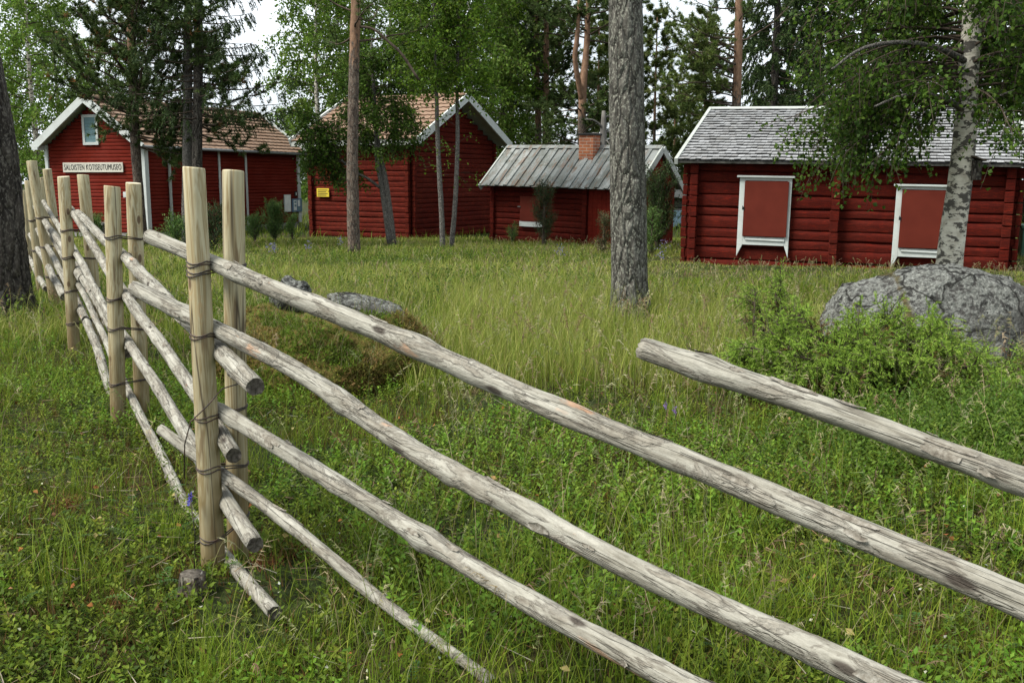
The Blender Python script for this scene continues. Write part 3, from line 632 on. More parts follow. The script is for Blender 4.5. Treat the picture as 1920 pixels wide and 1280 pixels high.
def container():
    p = at(1925, 500, 22.5); r = thing('storage_container', 'dark green storage container past the right corner of the shingle roofed cabin', 'container', (p.x + .35, 22.5, p.z - .02), (0, 0, R(-20)))
    MB().box((-.5, -.4, .12), (.7, .4, .86)).build('body', 'greenpaint', r, False, .02); MB().box((-.53, -.43, .863), (.73, .43, .95)).build('lid', 'greenpaint', r, False, .02)
    for a in (-.4, .5): MB().box((a, -.38, -.05), (a + .12, .38, .118)).build('foot', 'black', r)
container()
# ------------------------------------------------------------------ pole fence
fence = thing('pole_fence', 'grey weathered pole fence of slanting rails wired between pairs of pale round posts', 'fence', (-1.17, 3.79, 0))
FO = Vector((-1.17, 3.79, 0))
A0 = np.array([-1.115, 3.82]); NL = np.array([.883, .47]); NR = np.array([.683, .731])
def seg_obj(name, P, rad, parent, mats, seg=14, knots=0, wob=0., nz=.03, step=.035, endnz=0., flakes=0):
    """a round pole through the points P (world), in a local frame whose X runs along it"""
    P = [Vector(p) for p in P]; d = (P[-1] - P[0]).normalized(); q = d.to_track_quat('X', 'Z'); org = P[0]; qi = q.inverted()
    L_ = [qi @ (p - org) for p in P]; xs = np.array([l.x for l in L_]); ln = xs[-1]
    n = max(6, int(ln / step)); X = np.linspace(0, ln, n); Yc = np.interp(X, xs, [l.y for l in L_]); Zc = np.interp(X, xs, [l.z for l in L_])
    hw = min(int(.42 / step), n // 2 - 1); kk = np.hanning(2 * hw + 3)[1:-1]; kk /= kk.sum()
    if n > 20: Yc, Zc = (np.convolve(np.pad(q_, hw, 'reflect', reflect_type='odd'), kk, 'valid') for q_ in (Yc, Zc))
    ph = rng.uniform(0, 6, 4); Yc = Yc + wob * (np.sin(X * 2.1 + ph[0]) + .5 * np.sin(X * 5.3 + ph[1])); Zc = Zc + wob * (np.sin(X * 1.7 + ph[2]) + .5 * np.sin(X * 4.7 + ph[3]))
    rad = np.interp(X, np.linspace(0, ln, len(rad)), rad); a = np.linspace(0, 2 * np.pi, seg, endpoint=False)
    RR = np.outer(rad, np.ones(seg))
    RR *= .93; RR *= 1 + nz * np.sin(a[None] * 2 + 1.1 * X[:, None] + ph[0]) + nz * np.sin(a[None] * 3 - 2.3 * X[:, None] + ph[1]) + nz * .5 * np.sin(a[None] * 5 + 6.1 * X[:, None]) + nz * .5 * rng.normal(size=RR.shape)
    for _ in range(knots):
        x0, a0, hh, ww = rng.uniform(0, ln), rng.uniform(0, 6.28), rng.uniform(.06, .20), rng.uniform(.025, .045)
        da = np.angle(np.exp(1j * (a[None] - a0))); RR *= 1 + hh * np.exp(-((X[:, None] - x0) / ww) ** 2 - (da / .5) ** 2) + .07 * np.exp(-((X[:, None] - x0) / (ww * 2)) ** 2)
    if endnz:
        RR[0] *= .9; RR[-1] *= .93
    V = np.stack([np.repeat(X[:, None], seg, 1) + (endnz * rng.normal(size=RR.shape) * ((np.arange(n) < 1) | (np.arange(n) > n - 2))[:, None]), Yc[:, None] + RR * np.cos(a), Zc[:, None] + RR * np.sin(a)], -1).reshape(-1, 3)
    m = MB(); m.add(V, [(i * seg + k, i * seg + (k + 1) % seg, (i + 1) * seg + (k + 1) % seg, (i + 1) * seg + k) for i in range(n - 1) for k in range(seg)])
    for ring, s_ in ((0, -1), (n - 1, 1)):                                   # slightly dished cut end, ring + inner ring + centre
        b = ring * seg; c = np.array([X[ring], Yc[ring], Zc[ring]]); O = V[b:b + seg]; I = c + (O - c) * .55 - np.array([s_ * .004, 0, 0]); base = m.n
        m.add(np.concatenate([I, [c - np.array([s_ * .006, 0, 0])]]), [])
        for k in range(seg):
            k2 = (k + 1) % seg; f = [(b + k, b + k2, base + k2, base + k), (base + k, base + k2, base + seg)]
            for g in f: m.f.append(g if s_ > 0 else tuple(reversed(g))); m.mi.append(1)
    for _ in range(flakes):                                                  # loose bark curling off the pole
        L_f, x0, a0, aw = rng.uniform(.02, .13), rng.uniform(.02, ln - .15), rng.uniform(.2, 3.4), rng.uniform(.25, .8); lift, cu = rng.uniform(.001, .006), rng.choice([-1, 1]); G = []
        for u in np.linspace(0, 1, 7):
            for v in np.linspace(-1, 1, 5):
                xx = x0 + L_f * u + rng.normal(0, .0025); ww = aw * (.35 + .65 * math.sin(math.pi * min(max(u, .08), .92))) * .5; aa = a0 + v * ww + rng.normal(0, .03)
                i = np.clip(xx / ln * (n - 1), 0, n - 1); r_ = np.interp(i, np.arange(n), RR[:, int(aa / (2 * np.pi) * seg) % seg]); e = u if cu > 0 else 1 - u
                r_ = r_ + .0012 + lift * e ** 3 + lift * .5 * abs(v) ** 3 + rng.uniform(0, .0008); G.append((xx, np.interp(xx, X, Yc) + r_ * math.cos(aa), np.interp(xx, X, Zc) + r_ * math.sin(aa)))
        m.add(G, [(i * 5 + k, i * 5 + k + 1, i * 5 + k + 6, i * 5 + k + 5) for i in range(6) for k in range(4)], 2)
    o = m.build(name, mats, None, True)
    for p_ in o.data.polygons:
        if p_.material_index == 1: p_.use_smooth = False
    o.matrix_basis = Matrix.Translation(org - (FO if parent is fence else Vector())) @ q.to_matrix().to_4x4(); o.parent = parent
    return o
POSTS = {}
def post(key, top_px, base_px, Y, r0, r1, dig=.12):
    b = at(base_px[0], base_px[1], Y); b.z = min(b.z, gnd(b.x, b.y)); tpt = at(top_px[0], top_px[1], Y + .0); b2 = b - (tpt - b).normalized() * dig
    return post3(key, b, tpt, r0, r1, b2)
def post3(key, b, tpt, r0, r1, b2=None):
    if b2 is None: b2 = b - Vector((0, 0, .12))
    # built with local Z up the post so the wood grain follows it
    d = (tpt - b2); ln = d.length; q = d.to_track_quat('Z', 'X'); n = 40; seg = 28; Z = np.linspace(0, ln, n); a = np.linspace(0, 2 * np.pi, seg, endpoint=False); ph = rng.uniform(0, 6, 3)
    rr = np.linspace(r1, r0, n)[:, None] * (1 + .012 * np.sin(2 * a[None] + Z[:, None] * 2 + ph[0]) + .01 * np.sin(3 * a[None] - Z[:, None] * 3.1 + ph[1]) + .004 * rng.normal(size=(n, seg)))
    rr[-1] *= .965; Zr = np.repeat(Z[:, None], seg, 1); Zr[-1] += .004 * np.sin(a + ph[2]); Zr[-2] = Zr[-1] - .006
    V = np.stack([rr * np.cos(a), rr * np.sin(a), Zr], -1).reshape(-1, 3)
    m = MB(); m.add(V, [(i * seg + k, i * seg + (k + 1) % seg, (i + 1) * seg + (k + 1) % seg, (i + 1) * seg + k) for i in range(n - 1) for k in range(seg)])
    m.f.append(tuple((n - 1) * seg + k for k in range(seg))); m.mi.append(1)
    o = m.build('post', ['post', 'end_grain'], None, True); o.data.polygons[-1].use_smooth = False
    o.matrix_basis = Matrix.Translation(b2 - FO) @ q.to_matrix().to_4x4(); o.parent = fence
    POSTS[key] = (b, tpt, r0); return o
post('1f', (363.5, 314), (401, 1068), 3.79, .0405, .046)
post('1b', (437, 320), (446, 1035), 3.93, .0405, .044)
post('2f', (210, 349), (223, 803), 6.10, .046, .047)
post('2b', (250, 343), (266, 760), 6.24, .046, .047)
post('3f', (119, 331), (140, 664), 8.87, .050, .052)
post('3b', (155.5, 328), (187, 640), 9.02, .050, .052)
post('4f', (59, 302), (104, 571), 12.4, .058, .062)
post('4b', (88, 317), (122, 560), 12.6, .052, .056)
post('5f', (53, 339), (77, 545), 14.15, .052, .055)
post('5b', (77, 333), (98, 535), 14.35, .052, .055)
post('6f', (45, 357), (58, 520), 16.6, .055, .058)
for key, d_ in (('7f', -.075), ('7b', .075)):
    c_ = A0 + np.array([.731, -.683]) * 3.34 + NR * d_; b_ = Vector((c_[0], c_[1], gnd(*c_))); t_ = b_ + Vector((.01, 0, 1.5))
    post3(key, b_, t_, .041, .045)
def post_at(key, z):
    b, t_, r = POSTS[key]; q = (z - b.z) / (t_.z - b.z); return b.lerp(t_, q), r
def rail(pts, rads, n, knots=6, wob=.004, seg=14, fl=14, **kw):
    P = [on_plane(px, py, A0, n) for px, py in pts]
    return seg_obj('rail', P, rads, fence, ['rail', 'rail_end', 'flake'], seg, knots, wob, .028, endnz=.004, flakes=fl, **kw)
# near section
rail([(279, 443), (335, 466), (400, 494), (520, 546), (640, 590), (760, 641), (900, 706), (1040, 768), (1180, 823), (1355, 889), (1543, 976), (1771, 1060), (1935, 1135), (2250, 1275), (2800, 1520)], [.031, .034, .034, .032, .034, .033], NR, 14, .002, 26, 14, step=.02)
rail([(250, 538), (320, 575), (400, 614), (560, 692), (758, 838), (858, 896), (958, 940), (1125, 1042), (1245, 1095), (1355, 1142), (1560, 1235), (1760, 1325), (2000, 1440)], [.034, .036, .035, .034, .034], NR, 16, .002, 26, 14, step=.02)
rail([(405, 765), (480, 812), (542, 850), (646, 918), (750, 983), (854, 1046), (958, 1108), (1062, 1167), (1229, 1252), (1330, 1305), (1500, 1400)], [.030, .033, .034, .034, .033], NR, 16, .002, 26, 14, step=.02)
rail([(302, 804), (365, 850), (430, 897), (521, 967), (625, 1050), (733, 1146), (812, 1200), (880, 1244), (925, 1280)], [.024, .025, .024, .021, .019], NR, 7, .002, 18, 10, step=.02)
rail([(1204, 650), (1289, 682), (1443, 727), (1552, 762), (1648, 806), (1793, 858), (1930, 906), (2150, 985), (2800, 1215)], [.031, .027, .027, .026, .027], NR, 12, .002, 26, 14, step=.02)
# left section
rail([(145, 399), (195, 448), (227, 475), (302, 552), (400, 646), (478, 722)], [.030, .033, .035, .036], NL, 8)
rail([(134, 390), (195, 498), (229, 541), (299, 642), (356, 722), (441, 855)], [.029, .031, .033, .034], NL, 8)
rail([(82, 378), (116, 436), (138, 464), (199, 583), (234, 632), (300, 735), (360, 828), (418, 925), (479, 1022)], [.027, .030, .031, .034], NL, 10)
rail([(88, 424), (115, 480), (143, 522), (200, 643), (235, 722), (299, 850), (345, 942), (430, 1050), (514, 1150)], [.024, .025, .026, .027, .028], NL, 8)
rail([(116, 462), (160, 530), (240, 661)], [.030, .034, .036], NL, 4)
rail([(140, 553), (180, 646), (204, 722), (236, 800)], [.030, .034, .034], NL, 4)
rail([(66, 388), (110, 452), (155, 522)], [.036, .040, .042], NL, 3)
rail([(70, 430), (118, 515), (161, 600)], [.032, .036, .038], NL, 3)
rail([(56, 440), (90, 500), (120, 556)], [.036, .040, .042], NL, 3)
rail([(48, 470), (68, 510), (86, 541)], [.036, .040, .042], NL, 3)
def tie(kf, kb, z, dz=0., rad=.0028, turns=2):
    """a loop of wire round a front and a back post"""
    (a, ra), (b, rb) = post_at(kf, z), post_at(kb, z + dz); d = Vector((b.x - a.x, b.y - a.y, 0)); d.normalize(); n = Vector((-d.y, d.x, 0)); P = []
    for k in range(turns):
        o_ = .012 * k * rng.choice([-1, 1]); e = .003 + rng.uniform(0, .003)
        for i in range(9):
            t_ = math.pi / 2 + math.pi * i / 8; P.append(a + d * math.cos(t_) * (ra + e) + n * math.sin(t_) * (ra + e) + Vector((0, 0, o_ + .006 * math.sin(i * .9 + k))))
        for i in range(9):
            t_ = -math.pi / 2 + math.pi * i / 8; P.append(b + d * math.cos(t_) * (rb + e) + n * math.sin(t_) * (rb + e) + Vector((0, 0, o_ * .5 + .006 * math.sin(i * .7))))
    P.append(P[0] + Vector((0, 0, .01))); P = [p - FO for p in P]
    return MB().tube(P, rad, 5).build('wire_tie', 'wire', fence, True)
for z in (1.20, 1.165, .93, .60, .40, .13): tie('1f', '1b', z, rng.uniform(-.05, .05), turns=2)
for z in (1.16, .80, .62, .28): tie('2f', '2b', z, rng.uniform(-.03, .03), .0034)
for z in (1.08, .83, .55, .25): tie('3f', '3b', z, rng.uniform(-.03, .03), .004, 2)
for z in (1.05, .7, .35): tie('4f', '4b', z, 0, .005, 2)
for z in (.95, .55): tie('5f', '5b', z, 0, .006, 2)
# loose wire on the near front post
(pa, ra) = post_at('1f', .63); P = [pa + Vector((-.09, -.02, -.26)), pa + Vector((-.075, -.04, -.12)), pa + Vector((-.045, -.05, -.03)), pa + Vector((.02, -.052, .03)), pa + Vector((.07, -.01, .09)), pa + Vector((.13, .06, .10))]
MB().tube([p - FO for p in P], .0026, 5).build('wire_tie', 'wire', fence, True)
# bark flakes lifting off the near rails
# small cut stump by the near post
sp = at(362, 1150, 3.5); stp = thing('cut_stump', 'small grey cut stump in the undergrowth just left of the nearest front post', 'stump', (sp.x, sp.y, gnd(sp.x, sp.y)))
m = MB(); n = 8; m.tube([(0, 0, -.05), (.0, 0, 0), (.004, 0, .03), (.004, .003, .06), (.006, .003, .085)], [.062, .056, .05, .047, .045], 18, True, 0, .03, 1); m.build('trunk', ['bark_mid', 'rail_end'], stp, True)
# ------------------------------------------------------------------ rocks
def rock_mesh(name, mat, c, rx, ry, rz, seed, shape=None, sub=5, amp=.10, parent=None, facets=9, cuts=()):
    me = bpy.data.meshes.new(name); import bmesh; bm = bmesh.new(); bmesh.ops.create_icosphere(bm, subdivisions=sub, radius=1)
    V = np.array([v.co[:] for v in bm.verts]); r2 = np.random.default_rng(seed)
    for _ in range(facets):                                                   # flat broken faces
        nn_ = unit(r2.normal(size=3) * np.array([1, 1, .8])); dd_ = V @ nn_; lim = r2.uniform(.70, .92); V = V - np.outer(np.clip(dd_ - lim, 0, None) * .85, nn_)
    for o_ in range(26):
        k = rand_dirs(1)[0] * (1.3 * 1.23 ** o_); wv = np.sin(V @ k + r2.uniform(0, 6)); V = V * (1 + (amp / 1.17 ** o_) * (1 - 2 * np.abs(wv) ** .7)[:, None] * .40)
    if shape is not None: V = shape(V)
    for nn_, lim in cuts: nn_ = unit(np.array(nn_, float)); dd_ = V @ nn_; V = V - np.outer(np.clip(dd_ - lim, 0, None) * .92, nn_)
    if cuts:
        for o_ in range(9):
            k = rand_dirs(1)[0] * (5 * 1.45 ** o_); wv = np.sin(V @ k + r2.uniform(0, 6)); V = V * (1 + (.018 / 1.28 ** o_) * (1 - 2 * np.abs(wv) ** .6)[:, None])
    V = V * np.array([rx, ry, rz])
    for v, c_ in zip(bm.verts, V): v.co = c_
    for f in bm.faces: f.smooth = True
    bm.to_mesh(me); bm.free(); me.materials.append(M[mat]); o = bpy.data.objects.new(name, me); COL.objects.link(o); o.location = c
    if parent: o.parent = parent
    return o
def shp(V):
    V = V.copy(); x, z = V[:, 0], V[:, 2]
    V[:, 0] = np.sign(x) * np.abs(x) ** .80; x = V[:, 0]
    V[:, 2] = np.where(z > 0, np.sign(z) * np.abs(z) ** .52, z)                     # flat-topped
    V[:, 2] *= np.clip(.97 + .05 * x, .5, 1.04) * np.where(x > .72, 1 - (x - .72) * 1.1, 1)
    low = np.clip(.25 - V[:, 2], 0, 1); V[:, 0] = np.where(x > .2, V[:, 0] * (1 - .38 * low), V[:, 0])
    return V
bo = at(1752, 600, 8.75)
boulder = rock_mesh('lichen_boulder', 'lichen_rock', (bo.x, bo.y, -.05), 1.10, .85, .97, 3, shp, 6, .13, None, 12, cuts=[((.95, -.35, -.12), .80), ((.55, -.25, .80), .93), ((-.45, -.55, .70), .84), ((-.9, -.3, .3), .86), ((.1, -.9, .45), .74), ((-.15, -.2, 1), .93), ((.35, -.85, -.1), .76), ((-.6, -.75, .1), .80)]); tag(boulder, 'large grey lichen covered boulder behind the spreading juniper on the right', 'boulder')
b2 = at(1845, 700, 8.45); sb = rock_mesh('broken_rock', 'lichen_rock', (b2.x, b2.y, .10), .20, .2, .2, 9, None, 4, .10); tag(sb, 'small grey stone leaning under the right foot of the lichen boulder', 'rock')
b3 = at(1838, 655, 8.6); sb = rock_mesh('broken_rock', 'lichen_rock', (b3.x, b3.y, .30), .15, .16, .13, 11, None, 4, .10); tag(sb, 'small grey stone lying on the other stone at the right foot of the boulder', 'rock')
mo = at(625, 640, 7.75)
mound = rock_mesh('mossy_rock', 'moss_rock', (mo.x, mo.y, -.05), 1.14, .92, .76, 12, None, 6, .22, None, 4); tag(mound, 'low rounded rock overgrown with brown and green moss behind the near fence rails', 'rock')
k1 = at(553, 545, 7.95); kn1 = rock_mesh('lichen_stone', 'lichen_rock', (k1.x - .02, k1.y - .10, k1.z - .03), .20, .2, .18, 6, None, 5, .2); tag(kn1, 'pale round lichen covered stone on the upper left of the mossy rock', 'rock')
k2 = at(688, 575, 7.95); kn2 = rock_mesh('lichen_stone', 'lichen_rock', (k2.x, k2.y - .12, k2.z - .01), .44, .22, .13, 8, None, 5, .2); kn2.rotation_euler = (0, .25, 0); tag(kn2, 'long flat lichen covered stone on the upper right of the mossy rock', 'rock')
# ------------------------------------------------------------------ trees
G_BIRCH = [(0.077, 0.149, 0.014), (0.107, 0.192, 0.018), (0.143, 0.229, 0.024), (0.052, 0.105, 0.011)]
G_DARK = [(0.039, 0.078, 0.010), (0.057, 0.108, 0.013), (0.081, 0.136, 0.018), (0.025, 0.053, 0.008)]
G_LIGHT = [(0.090, 0.166, 0.021), (0.126, 0.210, 0.028), (0.070, 0.131, 0.016), (0.144, 0.215, 0.040)]
G_PINE = [(.050, .082, .022), (.068, .105, .027), (.085, .125, .032), (.034, .056, .016)]
G_PINEL = [(.075, .11, .026), (.10, .14, .03), (.058, .088, .022), (.115, .14, .04)]
G_SPRUCE = [(.022, .040, .013), (.034, .058, .017), (.048, .076, .022)]
UP = np.array([0, 0, 1.])
def lerp_path(P):
    P = np.array(P, float)
    def f(z): z = np.asarray(z, float); return np.stack([np.interp(z, P[:, 2], P[:, 0]), np.interp(z, P[:, 2], P[:, 1]), z], -1)
    return f
def smooth_path(P, k=6):
    """Catmull-Rom through P"""
    P = [np.array(p, float) for p in P]; P = [2 * P[0] - P[1]] + P + [2 * P[-1] - P[-2]]; o = []
    for i in range(1, len(P) - 2):
        for t_ in np.linspace(0, 1, k, endpoint=False):
            a, b, c, d = P[i - 1:i + 3]; o.append(.5 * (2 * b + (c - a) * t_ + (2 * a - 5 * b + 4 * c - d) * t_ ** 2 + (3 * b - a - 3 * c + d) * t_ ** 3))
    return o + [P[-2]]
def limb(p, d, L, n, curl, wig=.12):
    """a limb path bending towards the vector curl"""
    P = [np.array(p, float)]; d = np.array(d, float); d /= np.linalg.norm(d)
    for i in range(n):
        d = d + np.array(curl) / n + rng.normal(0, wig, 3) / math.sqrt(n); d /= np.linalg.norm(d); P.append(P[-1] + d * L / n)
    return np.array(P)
def along(P, t_):
    P = np.asarray(P); x = np.clip(t_, 0, 1) * (len(P) - 1); i = np.minimum(x.astype(int), len(P) - 2); f = (x - i)[:, None]
    return P[i] * (1 - f) + P[i + 1] * f, unit(P[i + 1] - P[i])
def broadleaf(root, tr, z0, z1, rad, nb, ntw, nlf, ls, pal, droop=.5, tl=.6, rise=.5, az=None, tmat='twig', br=.022, wid=.75, mat='leaf', jit=.06, flat=.0, tmin=.3):
    bm, lf = MB(), Batch()
    for b in range(nb):
        u = (b + rng.uniform(0, 1)) / nb; z = z0 + (z1 - z0) * u; p = tr(z); a = b * 2.4 + rng.uniform(-.5, .5) if az is None else az(b, u)
        L = rad(u) * rng.uniform(.7, 1.15); d = (math.cos(a), math.sin(a), rise * rng.uniform(.5, 1.4) * (1 - .3 * (1 - u)))
        P = limb(p, d, L, 7, (0, 0, -.9 * droop), .14); bm.tube(P, np.linspace(br * (.5 + L * .3), br * .22, 8), 5, False)
        for k in range(ntw):
            t0 = rng.uniform(tmin, 1.) if k else 1.
            q, dd = along(P, np.array([t0])); td = unit(dd[0] * .6 + rng.normal(0, .6, 3) + np.array([0, 0, -droop * .8 + .15])); T = limb(q[0], td, tl * rng.uniform(.5, 1.3), 4, (0, 0, -1.1 * droop), .15)
            bm.tube(T, np.linspace(br * .3, br * .10, 5), 3, False)
            n = rng.poisson(nlf); 
            if n == 0: continue
            lp, ld = along(T, rng.uniform(.05, 1.05, n)); lp = lp + rng.normal(0, jit, lp.shape)
            ldir = unit(rng.normal(0, 1, (n, 3)) * .8 + ld * .5 + np.array([0, 0, -.7 * droop]))
            sz = ls * rng.uniform(.65, 1.25, n); lf.leaves(lp, ldir, sz, sz * wid, cols(n, pal))
    bm.build('branches', tmat, root, True); lf.build('crown', mat, root)
def pine(root, tr, z0, z1, rad, nb, nsub, ntf, nn, nl, nw, pal, rise=.15, az=None, br=.03, tmat='twig', sag=.25, tmin=.35, brown=.0, curl=.35):
    bm, lf = MB(), Batch()
    for b in range(nb):
        u = (b + rng.uniform(0, 1)) / nb; z = z0 + (z1 - z0) * u; p = tr(z); a = b * 2.4 + rng.uniform(-.6, .6) if az is None else az(b, u)
        L = rad(u) * rng.uniform(.65, 1.15); d = (math.cos(a), math.sin(a), rise + rng.uniform(-.25, .35) - sag * (1 - u))
        P = limb(p, d, L, 8, (0, 0, curl), .28); bm.tube(P, np.linspace(br * (.4 + .35 * L), br * .25, 9), 6, False)
        for k in range(nsub):
            t0 = rng.uniform(tmin, 1.) if k else 1.
            q, dd = along(P, np.array([t0])); sd_ = unit(dd[0] * .9 + rng.normal(0, .75, 3) * np.array([1, 1, .6]) + UP * .1); T = limb(q[0], sd_, L * .30 * rng.uniform(.5, 1.3), 4, (0, 0, .5), .3)
            bm.tube(T, np.linspace(br * .34, br * .14, 5), 4, False)
            tp, td = along(T, np.concatenate([rng.uniform(.25, 1., ntf), [1.]])); n = len(tp)
            c = cols(n, pal); 
            if brown: c[rng.random(n) < brown] = (.20, .085, .03)
            tp = np.repeat(tp, nn, 0); td = np.repeat(unit(td + rng.normal(0, .35, td.shape) + UP * .25), nn, 0); c = np.repeat(c, nn, 0) * (1 + rng.uniform(-.2, .25, (n * nn, 1)))
            dr = unit(td * .75 + rand_dirs(n * nn) * .8); st = tp + td * rng.uniform(-.08, .06, (n * nn, 1)) * nl * 12 * .1
            lf.spikes(st, dr, nl * rng.uniform(.7, 1.2, n * nn), nw, c)
    bm.build('branches', tmat, root, True); lf.build('crown', 'needle', root)
def spruce(root, tr, z0, z1, r0, nb, nsub, nn, nl, nw, pal, droop=.55, hang=.5, az=None, br=.02, prof=None):
    bm, lf = MB(), Batch()
    for b in range(nb):
        u = (b + rng.uniform(0, 1)) / nb; z = z0 + (z1 - z0) * u; p = tr(z); a = b * 2.4 + rng.uniform(-.5, .5) if az is None else az(b, u)
        L = (r0 * (1 - u) + .25 if prof is None else prof(u)) * rng.uniform(.75, 1.15)
        P = limb(p, (math.cos(a), math.sin(a), .15 - droop), L, 7, (0, 0, .55), .12); bm.tube(P, np.linspace(br * (.4 + L * .3), br * .25, 8), 5, False)
        for k in range(nsub):
            t0 = rng.uniform(.2, 1.) if k else 1.; q, dd = along(P, np.array([t0])); side = rng.choice([-1, 1]) * np.array([-dd[0][1], dd[0][0], 0])
            T = limb(q[0], unit(dd[0] * .6 + side * .7 * rng.uniform(.2, 1) - UP * hang), (.18 + .22 * L * (1 - t0 * .6)) * rng.uniform(.6, 1.3), 4, (0, 0, -hang), .12)
            tp, td = along(T, rng.uniform(0, 1.02, nn)); lf.spikes(tp, td * .75 + rand_dirs(nn) * .6, nl * rng.uniform(.7, 1.2, nn), nw, cols(nn, pal))
        tp, td = along(P, rng.uniform(.25, 1., nn)); lf.spikes(tp, td * .6 + rand_dirs(nn) * .7, nl * rng.uniform(.7, 1.2, nn), nw, cols(nn, pal))
    bm.build('branches', 'twig', root, True); lf.build('crown', 'needle', root)
def trunk(root, P, rad, mat, seg=14, nz=.03, k=6, flare=0.):
    P = smooth_path(P, k); r = np.interp(np.linspace(0, 1, len(P)), np.linspace(0, 1, len(rad)), rad)
    m = MB().tube(P, r, seg, True, 0, nz); return m.build('trunk', mat, root, True)
def px_path(pts, Y):
    """trunk path in coordinates relative to the first point put on the ground"""
    W = [at(px, py, Y) for px, py in pts]; b = W[0].copy(); b.z = gnd(b.x, b.y); W[0] = b
    return b, [tuple(p - b) for p in W]
# big grey pine in the middle
b, P = px_path([(1181, 592), (1179, 430), (1175, 200), (1173, 0), (1171, -200), (1168, -700)], 11.35)
tb = thing('pine_tree', 'massive lichen speckled grey pine trunk standing alone in the meadow', 'tree', b)
def big_trunk(root, P, rad, mat, seg, dz, amp, sc):
    P = np.array(smooth_path(P, 10)); ln = P[:, 2]; Z = np.arange(-.1, ln[-1], dz); X = np.interp(Z, ln, P[:, 0]); Y = np.interp(Z, ln, P[:, 1]); r = np.interp(Z, [q[0] for q in rad], [q[1] for q in rad])
    a = np.linspace(0, 2 * np.pi, seg, endpoint=False); A, ZZ = np.meshgrid(a, Z)
    n1 = sum(np.sin(A * round(k1) + ZZ * k2 * sc + ph) / (1 + i * .25) for i, (k1, k2, ph) in enumerate(zip(rng.uniform(5, 24, 16), rng.normal(0, 12, 16), rng.uniform(0, 6, 16))))
    rr = r[:, None] * (1 + amp * np.tanh(n1 * .9) + amp * .5 * rng.normal(size=A.shape) * .6 + .02 * np.sin(2 * A + ZZ))
    fl = np.clip(1 - Z / .45, 0, 1)[:, None] ** 2; rr = rr * (1 + fl * (.16 + .12 * np.sin(3 * A + 1) + .07 * np.sin(5 * A)))
    V = np.stack([X[:, None] + rr * np.cos(A), Y[:, None] + rr * np.sin(A), ZZ], -1).reshape(-1, 3); n = len(Z)
    m = MB().add(V, [(i * seg + k, i * seg + (k + 1) % seg, (i + 1) * seg + (k + 1) % seg, (i + 1) * seg + k) for i in range(n - 1) for k in range(seg)])
    return m.build('trunk', mat, root, True)
big_trunk(tb, P, [(0, .212), (.5, .20), (2, .19), (4, .178), (8, .12)], 'bark_grey', 72, .022, .015, 1.)
pine(tb, lerp_path(P), 5.0, 7.4, lambda u: 2.2 - 1.0 * u, 14, 6, 6, 12, .10, .012, G_PINE)
# pine trunk cut by the left edge
b, P = px_path([(-2, 600), (-6, 500), (-15, 300), (-42, 120), (-78, -60), (-160, -500)], 11.06)
tb = thing('pine_tree', 'dark rough pine trunk at the far left beside the distant fence posts', 'tree', b)
big_trunk(tb, P, [(0, .40), (.35, .335), (1, .285), (2, .25), (4, .215), (7, .12)], 'bark_dark', 64, .025, .026, 1.)
pine(tb, lerp_path(P), 4.6, 6.2, lambda u: 2. - .8 * u, 10, 5, 5, 10, .10, .014, G_PINE)
# left group: young pine in front of the museum gable, a grey pine and a spruce side by side
b, P = px_path([(266, 440), (262, 380), (254, 280), (250, 180), (246, 60), (242, -60), (240, -260)], 27)
tb = thing('pine_tree', 'young pine with dense drooping dark crown in front of the museum sign gable', 'tree', b)
trunk(tb, P, [.15, .125, .125, .12, .11, .08, .03], 'bark_orange', 12)
def azl(b, u): return b * 2.4 + rng.uniform(-.6, .6)
pine(tb, lerp_path(P), 3.15, 6.6, lambda u: 2.6 - .9 * u, 46, 12, 8, 15, .13, .019, G_PINE, .22, None, .035, 'twig', .12, .3, .02)
pine(tb, lerp_path(P), 2.55, 3.3, lambda u: 1.3, 9, 10, 7, 15, .13, .019, G_PINE, .0, lambda b_, u: rng.uniform(-.2, .9), .03, 'twig', .3, .3, .02)
b, P = px_path([(348, 420), (351, 310), (352, 200), (352, 60), (352, -120)], 26.5)
tb = thing('pine_tree', 'grey stemmed pine close to the left of the dark spruce behind the nearest post', 'tree', b)
trunk(tb, P, [.14, .125, .12, .10, .05], 'bark_thin', 12)
pine(tb, lerp_path(P), 3.0, 6.3, lambda u: 2.2 - .9 * u, 36, 11, 8, 15, .13, .019, G_PINE, .1, None, .03, 'twig', .4, .3, .015)
b, P = px_path([(372, 420), (370, 310), (371, 200), (372, 60), (372, -160), (372, -420)], 26)
tb = thing('spruce_tree', 'dark spruce with long drooping boughs above the nearest fence post', 'tree', b)
trunk(tb, P, [.15, .13, .125, .11, .07, .02], 'bark_dark', 12)
spruce(tb, lerp_path(P), 3.1, 9.0, 2.3, 82, 17, 32, .075, .022, G_SPRUCE, .4, .8)
# thin bare pine
b, P = px_path([(664, 464), (662, 400), (661, 280), (664, 140), (667, 0), (669, -160), (672, -420)], 23.5)
tb = thing('pine_tree', 'thin straight bare pine trunk with reddish upper bark in front of the log storehouse', 'tree', b)
trunk(tb, P, [.155, .14, .125, .12, .105, .09, .05], 'bark_orange', 14, .035)
bl = MB(); q = [at(672, 50, 23.5) - b, at(700, 55, 23.4) - b, at(728, 78, 23.3) - b, at(755, 104, 23.2) - b, at(785, 150, 23.1) - b]; bl.tube([tuple(p) for p in smooth_path(q, 4)], .032, 6); bl.build('limb', 'twig', tb, True)
pine(tb, lerp_path(P), 4.7, 8.3, lambda u: 1.9 - .7 * u, 22, 7, 6, 12, .11, .016, G_PINE)
